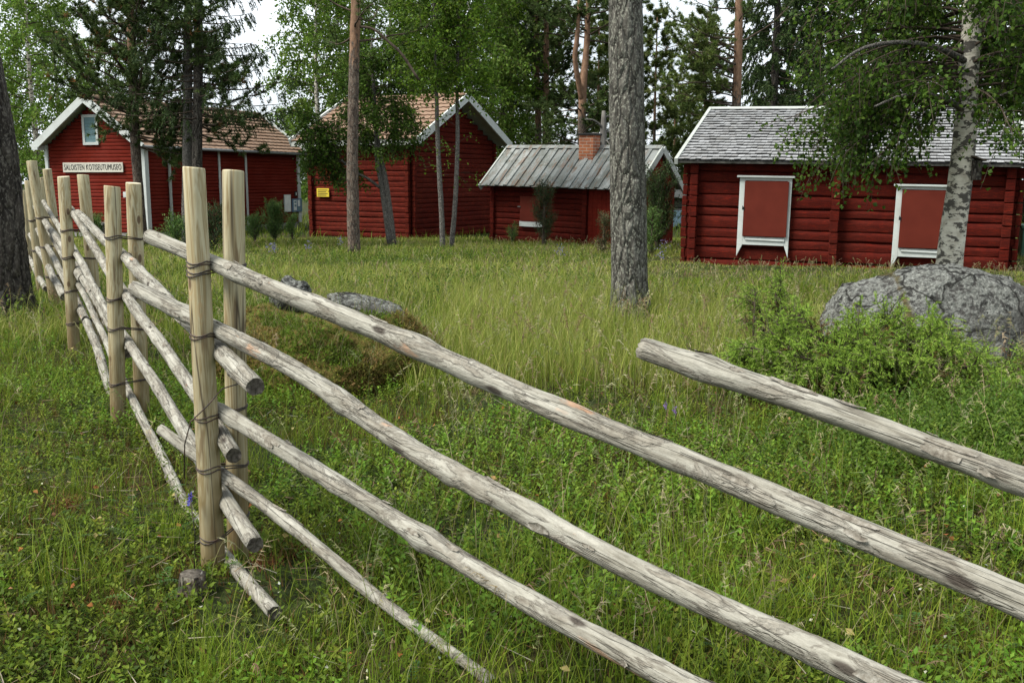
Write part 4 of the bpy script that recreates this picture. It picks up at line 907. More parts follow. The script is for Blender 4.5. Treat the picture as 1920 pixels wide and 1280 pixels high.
# rowan with two stems
b, P = px_path([(737, 425), (724, 350), (712, 290), (704, 230), (700, 150), (696, 80)], 27.5)
tb = thing('rowan_tree', 'dark leafy rowan with two leaning mossy stems in front of the log storehouse', 'tree', b)
trunk(tb, P, [.10, .085, .075, .06, .045, .02], 'bark_thin', 10)
P2 = [P[0], tuple(at(716, 352, 27.45) - b), tuple(at(707, 300, 27.4) - b), tuple(at(703, 240, 27.4) - b)]; P2[0] = (P[0][0] - .08, -.05, 0)
trunk(tb, P2, [.085, .07, .06, .03], 'bark_thin', 10)
P3 = [tuple(at(712, 352, 27.4) - b), tuple(at(690, 335, 27.2) - b), tuple(at(665, 322, 27.0) - b), tuple(at(640, 300, 26.9) - b)]; MB().tube(smooth_path(P3, 4), [.04] * 5 + [.03] * 8, 6).build('limb', 'bark_thin', tb, True)
broadleaf(tb, lerp_path(P), 2.35, 5.0, lambda u: 1.15 - .4 * abs(u - .35), 46, 13, 22, .09, G_DARK, .35, .55, .5, None, 'twig', .02, .55)
broadleaf(tb, lerp_path([tuple(p) for p in sorted([P3[1], P3[2], P3[3]], key=lambda p: p[2])] + [(P3[3][0], P3[3][1], 4)]), 1.8, 3.2, lambda u: .85, 26, 12, 20, .09, G_DARK, .5, .5, .35, lambda b_, u: math.pi + rng.uniform(-1.3, 1.3), 'twig', .015, .55)
# two thin young birches
for pts, Y, rr, lab in (([(830, 452), (828, 400), (824, 330), (820, 240), (817, 120), (813, 0), (810, -120)], 26, .075, 'slim young birch left of the pair in front of the storehouse gable'),
                        ([(846, 446), (852, 400), (856, 330), (858, 250), (857, 160), (860, 40), (862, -100)], 26.2, .07, 'slim young birch right of the pair, its base leaning outward before the storehouse gable')):
    b, P = px_path(pts, Y); tb = thing('birch_tree', lab, 'tree', b, group=None); trunk(tb, P, [rr, rr * .9, rr * .85, rr * .75, rr * .6, rr * .4, .015], 'bark_thin', 10)
    broadleaf(tb, lerp_path(P), 3.7, 7.4, lambda u: 1.2 - .3 * u, 44, 12, 18, .085, G_BIRCH, .45, .5, .75, None, 'twig', .016, .7)
    broadleaf(tb, lerp_path(P), 1.6, 3.4, lambda u: .6, 6, 3, 5, .075, G_BIRCH, .5, .3, .6, None, 'twig', .010, .7)
# large birch in front of the right cabin
b, P = px_path([(1776, 512), (1786, 440), (1800, 340), (1810, 240), (1815, 140), (1822, 40), (1826, -60), (1830, -240)], 12.6)
tb = thing('birch_tree', 'large leafy white barked birch with hanging twigs in front of the right cabin', 'tree', b)
big_trunk(tb, P, [(0, .185), (.4, .16), (1.2, .145), (2.4, .125), (4, .095), (6, .05)], 'bark_birch', 40, .03, .012, .6)
lm = MB()
for pts in ([(1815, 225), (1838, 205), (1865, 185), (1900, 170)], [(1812, 210), (1780, 190), (1740, 178), (1690, 180), (1640, 200)], [(1818, 120), (1770, 95), (1700, 80), (1620, 90), (1560, 130)], [(1822, 60), (1880, 20), (1940, 0)]):
    q = [at(x_, y_, 12.6 - .25 * i) - b for i, (x_, y_) in enumerate(pts)]; q = smooth_path([tuple(p) for p in q], 5); lm.tube(q, np.linspace(.045, .012, len(q)), 7)
lm.build('limb', 'bark_thin', tb, True)
tr = lerp_path(P)
def az_side(b_, u):
    a = b_ * 2.4 + rng.uniform(-.5, .5); return -a if math.sin(a) < -.45 and rng.random() < .45 else a
broadleaf(tb, tr, 2.5, 4.5, lambda u: 2.0 - .45 * u, 78, 18, 19, .056, G_DARK, .75, .62, .35, az_side, 'twig', .02, .85, 'leaf', .05, 0, .25)
broadleaf(tb, tr, 2.4, 3.0, lambda u: 1.8, 16, 15, 18, .056, G_DARK, .9, .56, .12, lambda b_, u: math.pi + rng.uniform(-.45, .6), 'twig', .016, .85, 'leaf', .05, 0, .58)
nbx = at(1829, 316, 12.5); nbt = thing('nest_box', 'dark wooden nest box hanging on the right side of the birch trunk', 'nest box', nbx)
MB().box((-.055, -.06, -.14), (.055, .06, .10)).build('box', 'bark_dark', nbt, False, .004)
m = MB(); m.slab((-.08, -.10, .135), (.165, 0, -.05), (0, .2, 0), (0, 0, .018)); m.build('lid', 'twig', nbt)
# ---- background trees: a few kinds, copied
def proto(kind, seed):
    global rng
    rng = np.random.default_rng(seed)
    r = thing({'pine': 'pine_tree', 'ypine': 'pine_tree', 'fork': 'pine_tree', 'spruce': 'spruce_tree', 'birch': 'birch_tree', 'alder': 'leafy_tree'}[kind], 'x', 'tree')
    if kind == 'pine':
        P = [(0, 0, 0), (.05, 0, 4), (-.05, .05, 8), (0, 0, 13)]; trunk(r, P, [.17, .15, .12, .04], 'bark_orange', 10); pine(r, lerp_path(P), 5.2, 13, lambda u: 2.3 - .9 * u, 60, 10, 7, 11, .18, .03, G_PINE, .1, None, .04)
    if kind == 'ypine':
        P = [(0, 0, 0), (.03, 0, 4), (0, 0, 9)]; trunk(r, P, [.10, .07, .02], 'bark_orange', 8); pine(r, lerp_path(P), 1.2, 9, lambda u: 1.7 - 1.2 * u, 66, 8, 7, 11, .18, .03, G_PINEL, .25, None, .022)
    if kind == 'fork':
        P = [(0, 0, 0), (.0, 0, 3), (.05, 0, 5.3), (.45, 0, 7.5), (.5, 0, 11)]; trunk(r, P, [.19, .16, .15, .11, .04], 'bark_orange', 10); Q = [(.03, 0, 4.9), (-.5, .1, 6.4), (-.55, 0, 7.4), (-.3, 0, 9.5)]; trunk(r, Q, [.12, .10, .09, .04], 'bark_orange', 8)
        pine(r, lerp_path(P), 3.0, 4.9, lambda u: 2.0, 22, 10, 7, 11, .18, .03, G_PINE, .1, None, .03); pine(r, lerp_path(P), 7.2, 11, lambda u: 2.2 - .5 * u, 40, 9, 7, 11, .18, .03, G_PINE, .2, None, .035)
    if kind == 'spruce':
        P = [(0, 0, 0), (0, 0, 6), (0, 0, 14)]; trunk(r, P, [.18, .13, .02], 'bark_dark', 8); spruce(r, lerp_path(P), .6, 13.8, 2.9, 190, 18, 30, .13, .045, G_SPRUCE, .55, .7)
    if kind == 'birch':
        P = [(0, 0, 0), (.15, 0, 3), (.05, .1, 6), (.2, 0, 11)]; trunk(r, P, [.13, .11, .08, .02], 'bark_birch', 8); broadleaf(r, lerp_path(P), 2.0, 10.5, lambda u: 2.3 - 1.2 * abs(u - .3), 56, 13, 20, .13, G_LIGHT, .75, .8, .6, None, 'twig', .022, .7, jit=.09)
    if kind == 'alder':
        P = [(0, 0, 0), (-.1, 0, 3), (.1, .1, 6), (0, 0, 10)]; trunk(r, P, [.13, .10, .07, .02], 'bark_mid', 8); broadleaf(r, lerp_path(P), 1.4, 9.6, lambda u: 2.2 - 1.0 * abs(u - .35), 56, 13, 20, .13, G_BIRCH, .35, .7, .5, None, 'twig', .022, .75, jit=.10)
    return r
PR = {}
def bgtree(kind, px, Y, sc, label, rz=None, group=None):
    x = at(px, 339, Y).x; first = kind not in PR
    if first: PR[kind] = proto(kind, 100 + len(PR))
    r = PR[kind] if first else copy_tree(PR[kind])
    r.location = (x, Y, gnd(x, Y) - .05); r.rotation_euler = (0, 0, random.uniform(0, 6.28) if rz is None else rz); r.scale = (sc * random.uniform(.95, 1.08),) * 2 + (sc,); r['label'] = label
    if group: r['group'] = group
BG = [
 ('birch', 75, 41, 1.0, 'tall pale green birch rising over the left eave of the museum gable'),
 ('birch', 118, 47, .95, 'birch behind the peak of the museum gable, half hidden by the young pine'),
 ('alder', 16, 46, .68, 'bushy leafy tree between the left edge trunk and the museum corner'),
 ('birch', 205, 52, .85, 'birch behind the museum roof, left of the young pine stem'),
 ('birch', 596, 43, 1.0, 'pale weeping birch left of the thin bare pine, above the roof valley'),
 ('alder', 640, 47, 1.05, 'leafy tree directly behind the thin bare pine and the storehouse ridge'),
 ('alder', 545, 58, .62, 'small distant leafy tree in the notch between the two tiled roofs'),
 ('birch', 735, 44, 1.05, 'birch behind the storehouse roof between the thin pine and the slim birches'),
 ('alder', 815, 48, 1.1, 'tall leafy tree behind the storehouse ridge and the slim birch pair'),
 ('birch', 885, 42, 1.05, 'light green birch just behind the storehouse gable peak'),
 ('alder', 940, 45, 1.05, 'full leafy tree rising where storehouse gable and shed roof meet'),
 ('birch', 985, 50, 1.0, 'birch standing behind the left end of the shed ridge'),
 ('pine', 1008, 46, 1.0, 'left one of two slender pines close together above the shed ridge'),
 ('pine', 1024, 45, .96, 'right one of two slender pines close together above the shed ridge'),
 ('fork', 1090, 40, 1.0, 'forked orange limbed pine directly above the brick chimney'),
 ('ypine', 1120, 50, 1.05, 'dark pine filling the space between chimney and big grey trunk'),
 ('ypine', 1226, 44, 1.0, 'young pine with level whorls just right of the big grey trunk'),
 ('ypine', 1262, 54, .85, 'smaller pine above the gap between shed and shingle roof'),
 ('ypine', 1318, 45, 1.0, 'bushy pine behind the left end of the shingle roof'),
 ('alder', 1290, 60, .72, 'distant leafy tree seen low between shed gable and shingle roof'),
 ('spruce', 1445, 38, 1.05, 'dark spruce right of the orange pine above the shingle roof'),
 ('spruce', 1525, 41, 1.1, 'dark spruce half hidden by the birch leaves over the shingle roof'),
 ('alder', 1610, 40, 1.1, 'leafy tree behind the shingle roof and the left part of the birch crown'),
 ('birch', 1715, 44, 1.05, 'background birch behind the middle of the large birch crown'),
 ('alder', 1850, 40, 1.05, 'leafy tree behind the large birch, right of its trunk'),
 ('spruce', 1925, 46, 1., 'dark spruce at the right edge behind the large birch'),
 ('pine', 960, 57, 1., 'distant pine between the storehouse gable and the paired pines'),
 ('pine', 1150, 58, 1., 'distant pine mostly hidden behind the big grey trunk'),
]
for a in BG: bgtree(*a)
rng = np.random.default_rng(21)
# orange pine behind the shingle roof with long branches to the left
b, P = px_path([(1380, 420), (1381, 205), (1384, 100), (1386, 0), (1388, -150), (1390, -350)], 34)
tb = thing('pine_tree', 'straight orange barked pine rising behind the shingle roof', 'tree', b)
trunk(tb, P, [.17, .15, .14, .13, .10, .05], 'bark_orange', 12)
tb_tr = lerp_path(P)
pine(tb, tb_tr, 3.6, 6.4, lambda u: 1.6 + 1.3 * u, 26, 11, 8, 14, .14, .022, G_PINEL, .2, lambda b_, u: math.pi + rng.uniform(-.8, .8), .035, 'twig', .1, .35, 0, -.1)
pine(tb, tb_tr, 6.2, 12, lambda u: 2.2 - .8 * u, 22, 7, 6, 10, .13, .02, G_PINE)
# dead snag near the big trunk
b, P = px_path([(1131, 420), (1131, 300), (1132, 208)], 33)
tb = thing('dead_tree', 'broken off grey dead trunk with bare side branches beside the big pine trunk', 'tree', b)
trunk(tb, P, [.15, .13, .12, .11, .06], 'snag', 10, .07); m = MB()
for (y0, dx, dy, Y2) in ((240, -34, -22, 32.6), (255, -36, -3, 32.7), (269, -38, -6, 32.4), (277, -30, -14, 32.8), (225, 14, -8, 33.2), (252, 16, -4, 33.1), (266, 14, 3, 32.8)):
    q0, q1 = at(1131, y0, 33) - b, at(1131 + dx, y0 + dy + 6, Y2) - b; mid = q0.lerp(q1, .5) + Vector((0, 0, .10)); m.tube(smooth_path([tuple(q0), tuple(mid), tuple(q1)], 5), np.linspace(.05, .016, 11), 5)
m.build('branches', 'snag', tb, True)
# ------------------------------------------------------------------ shrubs
G_JUN = [(0.069, 0.130, 0.035), (0.094, 0.169, 0.040), (0.050, 0.098, 0.028), (0.125, 0.195, 0.045)]
G_JUND = [(.022, .042, .018), (.030, .058, .022), (.045, .075, .026), (.10, .045, .02)]
def upright(name, label, px, py, Y, h, r, ns, nn, nl, nw, pal, lean=.25, cat='bush'):
    """upright juniper or sapling: shoots with needles rising from a short stem"""
    p = at(px, py, Y); z = gnd(p.x, Y); o = thing(name, label, cat, (p.x, Y, z)); bm, lf = MB(), Batch()
    bm.tube([(0, 0, -.05), (0, 0, h * .5), (.02, 0, h * .9)], [.035 * h + .01, .02 * h + .006, .006], 7, False)
    for k in range(ns):
        z0 = h * rng.uniform(.02, .82); a = rng.uniform(0, 6.28); rr = r * (1 - .55 * (z0 / h) ** 2) * rng.uniform(.5, 1.1)
        T = limb((0, 0, z0), (math.cos(a), math.sin(a), lean + rng.uniform(0, .9)), rr * 1.15 + .1 * h, 5, (0, 0, .9), .25); bm.tube(T, np.linspace(.008 * h + .003, .003, 6), 3, False)
        tp, td = along(T, rng.uniform(.15, 1.03, nn)); tp = tp + rng.normal(0, .028 * (1 + h * .4), tp.shape); lf.spikes(tp, td * .8 + rand_dirs(nn) * .75 + UP * .2, nl * rng.uniform(.6, 1.2, nn), nw, cols(nn, pal))
    bm.build('stem', 'twig', o, True); lf.build('foliage', 'needle', o); return o
upright('juniper_bush', 'slender dark juniper in front of the shed shutter', 1020, 440, 27.2, 1.75, .33, 60, 110, .05, .014, G_JUND + [(.055, .10, .03)])
upright('juniper_bush', 'large dark juniper against the red gable of the small shed', 1233, 455, 25.2, 2.0, .58, 100, 130, .055, .016, [(.022, .042, .014), (.032, .058, .018), (.045, .075, .02)], .6)
upright('juniper_bush', 'small bright green juniper low against the right side of the big pine trunk', 1222, 468, 22.5, 1.05, .30, 36, 100, .045, .014, G_JUN)
upright('juniper_bush', 'bright green bushy juniper below the paper notice of the museum', 515, 440, 29.5, 1.15, .40, 60, 110, .055, .016, G_JUN + [(.06, .12, .03)])
upright('juniper_bush', 'lower green juniper to the left of the bushy one under the museum notices', 478, 440, 29.2, .75, .40, 36, 90, .055, .016, G_JUN)
upright('juniper_bush', 'small green juniper at the foot of the museum wall right of the bushy one', 548, 436, 30, .75, .25, 24, 80, .055, .016, G_JUN)
upright('juniper_bush', 'dark green bush between the two nearest fence posts', 402, 472, 24, 1.05, .5, 60, 110, .055, .016, G_JUND + [(.05, .09, .03)])
upright('juniper_bush', 'green bush left of the nearest front post by the museum downpipe', 328, 446, 25, .75, .4, 36, 90, .055, .016, G_JUN)
upright('juniper_bush', 'reddish green small juniper in front of the plank door of the shed', 1132, 456, 24, .95, .22, 30, 80, .05, .015, [(.06, .075, .03), (.10, .07, .035), (.045, .06, .025)])
upright('juniper_bush', 'tiny spindly juniper before the left log wall of the shed', 960, 440, 28, .6, .16, 14, 70, .05, .014, G_JUN)
upright('juniper_bush', 'low green bush by the fence at the foot of the museum gable', 176, 440, 27, .8, .35, 34, 90, .055, .016, G_JUN)
# spreading juniper in front of the boulder
def spreading(name, label, cx, cy_, rx, ry, h, nst, nsh, nn, seed, hfun=None):
    global rng
    rng = np.random.default_rng(seed); z = gnd(cx, cy_); o = thing(name, label, 'bush', (cx, cy_, z)); bm, lf, dd = MB(), Batch(), Batch()
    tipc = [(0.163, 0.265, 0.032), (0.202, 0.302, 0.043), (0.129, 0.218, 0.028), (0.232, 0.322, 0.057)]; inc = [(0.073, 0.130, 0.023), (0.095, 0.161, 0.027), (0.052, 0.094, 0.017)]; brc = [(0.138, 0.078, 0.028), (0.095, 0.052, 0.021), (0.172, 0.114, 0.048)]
    for k in range(nst):
        a = rng.uniform(0, 6.28); q = math.sqrt(rng.uniform(.02, 1)); tx, ty = math.cos(a) * rx * q, math.sin(a) * ry * q
        th = h * (1 - .55 * q ** 2) * rng.uniform(.55, 1.12); th = th * (hfun(tx / rx, ty / ry) if hfun else 1)
        b0 = np.array([tx * .18 + rng.normal(0, .05), ty * .18 + rng.normal(0, .05), 0]); tip = np.array([tx, ty, max(th, .12)]); mid = b0 * .45 + tip * .55 + UP * (.10 * th) + rng.normal(0, .05, 3)
        S = np.array(smooth_path([b0, mid, tip], 6)); bm.tube(S, np.linspace(.012, .004, len(S)), 5, False)
        for j in range(nsh):
            t0 = rng.uniform(.28, 1.) if j else 1.; p, d = along(S, np.array([t0])); L = rng.uniform(.09, .24) * (1.15 - .35 * t0)
            T = limb(p[0], unit(d[0] * .7 + rng.normal(0, .6, 3) + UP * .35), L, 5, (rng.normal(0, .3), rng.normal(0, .3), -.9), .2); bm.tube(T, np.linspace(.004, .0018, 6), 3, False)
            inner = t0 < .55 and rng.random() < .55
            for s_ in range(4):
                q_, d_ = along(T, np.array([rng.uniform(.3, 1.)])); U = limb(q_[0], unit(d_[0] + rng.normal(0, .65, 3)), L * .42, 3, (0, 0, -.5), .2); n = nn // 4
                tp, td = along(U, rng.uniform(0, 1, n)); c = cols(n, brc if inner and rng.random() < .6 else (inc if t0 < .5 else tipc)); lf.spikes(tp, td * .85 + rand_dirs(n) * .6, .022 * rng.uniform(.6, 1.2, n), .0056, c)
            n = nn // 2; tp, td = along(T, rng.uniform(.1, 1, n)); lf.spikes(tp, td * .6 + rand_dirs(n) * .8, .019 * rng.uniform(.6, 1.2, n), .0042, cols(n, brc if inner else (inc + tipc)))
    bm.build('stems', 'twig', o, True); lf.build('foliage', 'juniper', o)
jx = at(1625, 700, 7.1)
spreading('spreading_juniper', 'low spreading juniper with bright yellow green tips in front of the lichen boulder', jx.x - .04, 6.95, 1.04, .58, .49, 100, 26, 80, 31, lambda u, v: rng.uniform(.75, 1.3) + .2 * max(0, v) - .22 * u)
jx2 = at(1930, 740, 6.9)
spreading('spreading_juniper', 'low juniper at the right edge just below the overhanging side of the boulder', jx2.x + .12, 6.95, .34, .3, .30, 26, 18, 50, 33)
jx3 = at(1440, 500, 8.3)
spreading('spreading_juniper', 'separate tall pale juniper sprigs left of the boulder, behind the spreading bush', jx3.x + .05, 8.4, .30, .26, .72, 12, 18, 50, 35)
# ------------------------------------------------------------------ ground cover
rng = np.random.default_rng(77)
def sample(n, d0, d1, pw, m=.60, side=.35):
    k = 2 - pw; d = (d0 ** k + rng.random(n) * (d1 ** k - d0 ** k)) ** (1 / k); x = (rng.random(n) * 2 - 1) * (d * m + side); return x, d
def ell(x, y, cx, cy_, rx, ry): return ((x - cx) / rx) ** 2 + ((y - cy_) / ry) ** 2 < 1
def keep(x, y, jun=True):
    k = ~ell(x, y, bo.x, 8.75, .85, .75) & ~ell(x, y, mo.x, mo.y, .70, .52) & ~ell(x, y, 0.21 / .2 * .0 + 1.32, 11.35, .2, .2)
    k &= ~((vnoise(x, y, 2.3, 13) > .58) & (y < 9) & (rng.random(len(x)) < .75))       # thin spots
    k &= ~(ell(x, y, -.90, 3.42, .22, .42) & (rng.random(len(x)) < .72))              # trampled soil at the foot of the nearest posts
    k &= ~(ell(x, y, 1.27, 10.4, .36, 1.0) & (rng.random(len(x)) < .8))
    return k
GR = [(0.105, 0.158, 0.012), (0.146, 0.201, 0.017), (0.075, 0.122, 0.009), (0.193, 0.239, 0.030)]
GRP = [(0.216, 0.254, 0.047), (0.281, 0.304, 0.069), (0.172, 0.220, 0.033), (0.346, 0.331, 0.111), (0.136, 0.187, 0.023)]
def grass():
    B = Batch()
    # near blades
    x, y = sample(64000, 1.7, 10.5, 1.15); k = keep(x, y) & (vnoise(x, y, 1.5, 2) + rng.normal(0, .30, len(x)) > .10); x, y = x[k], y[k]; n = len(x)
    tall = np.clip(.5 + vnoise(x, y, .8, 5), .15, 1.3); h = rng.gamma(4., .030, n) * (.55 + tall) ; h = np.clip(h, .03, .42)
    B.blades(np.stack([x, y, gz(x, y) - .01], 1), h, rng.uniform(.0022, .0045, n), rng.uniform(0, 6.28, n), rng.uniform(.1, .9, n), cols(n, GR + [(.20, .19, .08)], [.3, .3, .22, .12, .06]), 4)
    # dense clumps of long thin blades
    for c in range(150):
        cx, d = sample(1, 2.2, 11, 1.0); n = rng.integers(40, 90); x = cx + rng.normal(0, .07, n); y = d + rng.normal(0, .07, n); h = rng.uniform(.12, .36, n)
        B.blades(np.stack([x, y, gz(x, y) - .01], 1), h, rng.uniform(.0018, .0036, n), rng.uniform(0, 6.28, n), rng.uniform(.1, .75, n), cols(n, GR, [.3, .35, .15, .2]), 4)
    B.build('near_grass', 'grassblade').update_tag()
    C = Batch()
    x, y = sample(300000, 9.0, 31.5, .9, .58, .3); k = keep(x, y); x, y = x[k], y[k]; n = len(x)
    pale = np.clip(.55 + .75 * vnoise(x, y, .55, 1), 0, 1); p = rng.random(n) < pale; h = rng.gamma(6., .042, n) * np.where(p, 1.2, .85) * (.75 + .35 * vnoise(x, y, .9, 3)); h = np.clip(h, .06, .62) * np.clip(1.6 - y * .058, .40, 1) * np.where((x > 2.4) & (y > 15.5) & (y < 22), .42, 1)
    c = np.where(p[:, None], cols(n, GRP), cols(n, GR + [(.05, .10, .018)]))
    C.blades(np.stack([x, y, gz(x, y) - .01], 1), h, (.0035 + .00042 * y) * rng.uniform(.7, 1.3, n), rng.uniform(0, 6.28, n), rng.uniform(.1, .8, n), c, 2)
    # mid band 6-10 m: pale tall stems right of the mossy rock
    x = rng.normal(.2, 1.3, 26000); y = rng.uniform(7.0, 13, 26000); k = keep(x, y) & (x > -.75) & (np.abs(x) < y * .55); x, y = x[k], y[k]; n = len(x)
    C.blades(np.stack([x, y, gz(x, y) - .01], 1), rng.uniform(.18, .52, n), rng.uniform(.0028, .0052, n), rng.uniform(0, 6.28, n), rng.uniform(.08, .55, n), cols(n, GRP), 3)
    C.build('meadow_grass', 'grassblade')
    for o in bpy.data.objects:
        if o.name in ('near_grass', 'meadow_grass'): tag(o, kind='stuff')
    # wide sparse grass round about, for what lies outside the frame
    S = Batch(); x = rng.uniform(-45, 45, 60000); y = rng.uniform(-6, 62, 60000); k = (np.abs(x) > .58 * np.abs(y) + .3) | (y > 31); x, y = x[k], y[k]; n = len(x)
    S.blades(np.stack([x, y, gz(x, y) - .01], 1), rng.uniform(.12, .45, n), rng.uniform(.02, .04, n), rng.uniform(0, 6.28, n), rng.uniform(.1, .8, n), cols(n, GR), 2)
    tag(S.build('outer_grass', 'grassblade'), kind='stuff')
def undergrowth():
    B = Batch()
    LI = [(0.063, 0.104, 0.009), (0.091, 0.139, 0.013), (0.129, 0.178, 0.018), (0.174, 0.218, 0.025), (0.041, 0.070, 0.008)]
    def sprigs(x, y, z, hh, nl, ls, pal, wt, wid=.55, spread=.45):
        N = len(x); a = rng.uniform(0, 6.28, N); le = rng.uniform(0, spread, N); top = np.stack([np.cos(a) * le, np.sin(a) * le, np.ones(N)], 1); c0 = cols(N, pal, wt)
        for j in range(nl):
            q = (j + 1) / nl; P = np.stack([x, y, z], 1) + top * (hh * q)[:, None]; aa = a + j * 2.4 + rng.normal(0, .3, N); el = rng.uniform(.05, 1.0, N) * (.6 + q * .7)
            D = np.stack([np.cos(aa), np.sin(aa), el], 1); s_ = ls * rng.uniform(.7, 1.2, N) * (1.05 - .3 * abs(q - .6))
            B.leaves(P, D, s_, s_ * wid, np.clip(c0 * (.85 + .35 * q) * (1 + rng.uniform(-.15, .15, (N, 1))), 0, 1), .12, np.repeat(UP[None], N, 0) + rng.normal(0, .25, (N, 3)))
    x, y = sample(44000, 1.7, 10.5, 1.25); k = keep(x, y) & (vnoise(x, y, 1.5, 2) + rng.normal(0, .33, len(x)) < .36); x, y = x[k], y[k]
    sprigs(x, y, gz(x, y) - .01, rng.uniform(.03, .10, len(x)) * (1 + .5 * vnoise(x, y, 2.3, 7)), 9, .023, LI, [.22, .26, .26, .12, .14])
    x, y = sample(10000, 1.7, 9.5, 1.2); k = keep(x, y) & (vnoise(x, y, 1.1, 8) > .05); x, y = x[k], y[k]
    sprigs(x, y, gz(x, y) - .01, rng.uniform(.06, .16, len(x)), 11, .029, [(.11, .205, .018), (.15, .245, .03), (.085, .165, .016)], None, .5)
    x, y = sample(9000, 9, 24, .9, .56, .3); k = keep(x, y) & ~((x > 2.4) & (y > 15)) & (vnoise(x, y, .75, 9) + rng.normal(0, .2, len(x)) > .12); x, y = x[k], y[k]
    sprigs(x, y, gz(x, y), rng.uniform(.12, .34, len(x)), 8, .055, [(.06, .105, .014), (.085, .135, .018), (.12, .165, .024), (.045, .08, .012)], None, .45)
    # leafy patch bottom right, under the boulder
    n = 5200; x = rng.normal(2.75, .55, n); y = rng.normal(5.5, .45, n); sprigs(x, y, gz(x, y), rng.uniform(.10, .28, n), 12, .026, [(.052, .10, .012), (.075, .13, .016), (.105, .165, .02)], None, .55)
    # moss and heather shoots
    x, y = sample(44000, 1.7, 8.5, 1.3); k = keep(x, y) & (vnoise(x, y, 2.1, 6) + rng.normal(0, .3, len(x)) > -.1); x, y = x[k], y[k]; n = len(x)
    br_ = np.clip(vnoise(x, y, 2.6, 11) * 1.6, 0, 1)[:, None] * .75; c = cols(n, [(.065, .08, .016), (.10, .12, .02), (.12, .075, .026), (.07, .10, .016), (.17, .085, .034)], [.28, .24, .18, .2, .1]) * (1 - br_) + cols(n, [(.15, .075, .03), (.10, .06, .022), (.20, .12, .05)]) * br_
    for j in range(3):
        d = np.stack([rng.normal(0, .35, n), rng.normal(0, .35, n), np.ones(n)], 1); B.spikes(np.stack([x, y, gz(x, y) - .01], 1) + rng.normal(0, .008, (n, 3)), d, rng.uniform(.03, .085, n), .007, c)
    # feathery fronds (vetch and rowan seedlings)
    x, y = sample(520, 1.8, 9, 1.1); k = keep(x, y); x, y = x[k], y[k]; N = len(x); a = rng.uniform(0, 6.28, N); c = cols(N, [(.06, .13, .03), (.09, .17, .04), (.05, .11, .035)]); L = rng.uniform(.05, .12, N)
    for j in range(9):
        q = (j + 1) / 9; ctr = np.stack([x, y, gz(x, y) + .04], 1) + np.stack([np.cos(a) * L * q, np.sin(a) * L * q, L * (.75 * q - .55 * q * q)], 1)
        for sgn in (-1, 1):
            aa = a + sgn * 1.1; B.leaves(ctr, np.stack([np.cos(aa), np.sin(aa), np.full(N, .12)], 1), L * .24 * (1.1 - .6 * q), L * .07, c, .05, np.repeat(UP[None], N, 0))
    tag(B.build('berry_undergrowth', 'leaf'), kind='stuff')
    # on the mossy rock
    me = mound.data; idx = rng.choice(len(me.vertices), 20000); V = np.array([me.vertices[i].co[:] for i in idx]); Nn = np.array([me.vertices[i].normal[:] for i in idx])
    k = (V[:, 2] > -.02) & (vnoise(V[:, 0] + V[:, 1], V[:, 2] * 1.5, 6., 4) + rng.normal(0, .25, len(V)) > -.28); V, Nn = V[k] + np.array(mound.location), Nn[k]; n = len(V); Mo = Batch(); pt = vnoise(V[:, 0] * 2, V[:, 2] * 2 + V[:, 1], 2.2, 3)
    c = np.where((pt > -.02)[:, None], cols(n, [(.10, .165, .018), (.145, .215, .026), (.075, .12, .014)]), cols(n, [(.24, .175, .055), (.17, .15, .04), (.30, .20, .075), (.19, .20, .035)]))
    for j in range(4): Mo.leaves(V + rng.normal(0, .012, V.shape), Nn * .5 + rand_dirs(n) * .8 + UP * .5, rng.uniform(.014, .040, n), .012, np.clip(c * (1 + rng.uniform(-.25, .25, (n, 1))), 0, 1))
    j_ = rng.choice(n, 4200); Mo.blades(V[j_] - Nn[j_] * .01, rng.gamma(3., .045, 4200), rng.uniform(.002, .004, 4200), rng.uniform(0, 6.28, 4200), rng.uniform(.3, 1.2, 4200), cols(4200, [(.24, .20, .09), (.13, .17, .03), (.09, .14, .02), (.30, .27, .15)]), 3)
    tag(Mo.build('moss_cover', 'leaf', None), kind='stuff')
def seedgrass():
    B = Batch()
    x, y = sample(2000, 2.6, 11, .7); k = keep(x, y) & ((x > -.6) | (rng.random(len(x)) < .12)); x, y = x[k], y[k]
    x2, y2 = sample(4600, 7.5, 28, .9, .5); x2 = np.abs(x2) * rng.choice([-1, 1, 1], len(x2)); x, y = np.r_[x, x2], np.r_[y, y2]; N = len(x); h = rng.uniform(.22, .55, N) * np.clip(1.45 - y * .042, .6, 1) * np.where((x > 2.4) & (y > 15.5), .7, 1); a = rng.uniform(0, 6.28, N); le = rng.uniform(.1, .7, N)
    c = cols(N, [(.26, .25, .12), (.34, .30, .17), (.20, .22, .09), (.22, .15, .09)]); base = np.stack([x, y, gz(x, y)], 1); d = np.stack([np.cos(a), np.sin(a), np.zeros(N)], 1)
    wd = .0016 + .00025 * y; B.blades(base, h, wd, a, le, c, 4)
    for j in range(14):
        q = .72 + .28 * (j + rng.random(N)) / 14; P = base + d * (le * h * q * q)[:, None] + UP * (h * q * (1 - .35 * le * q))[:, None]
        B.spikes(P, d * .8 + rand_dirs(N) * .8 - UP * .2, h * .075 * rng.uniform(.6, 1.3, N), wd * 1.8, c * 1.08)
    tag(B.build('seeding_grass', 'grassblade'), kind='stuff')
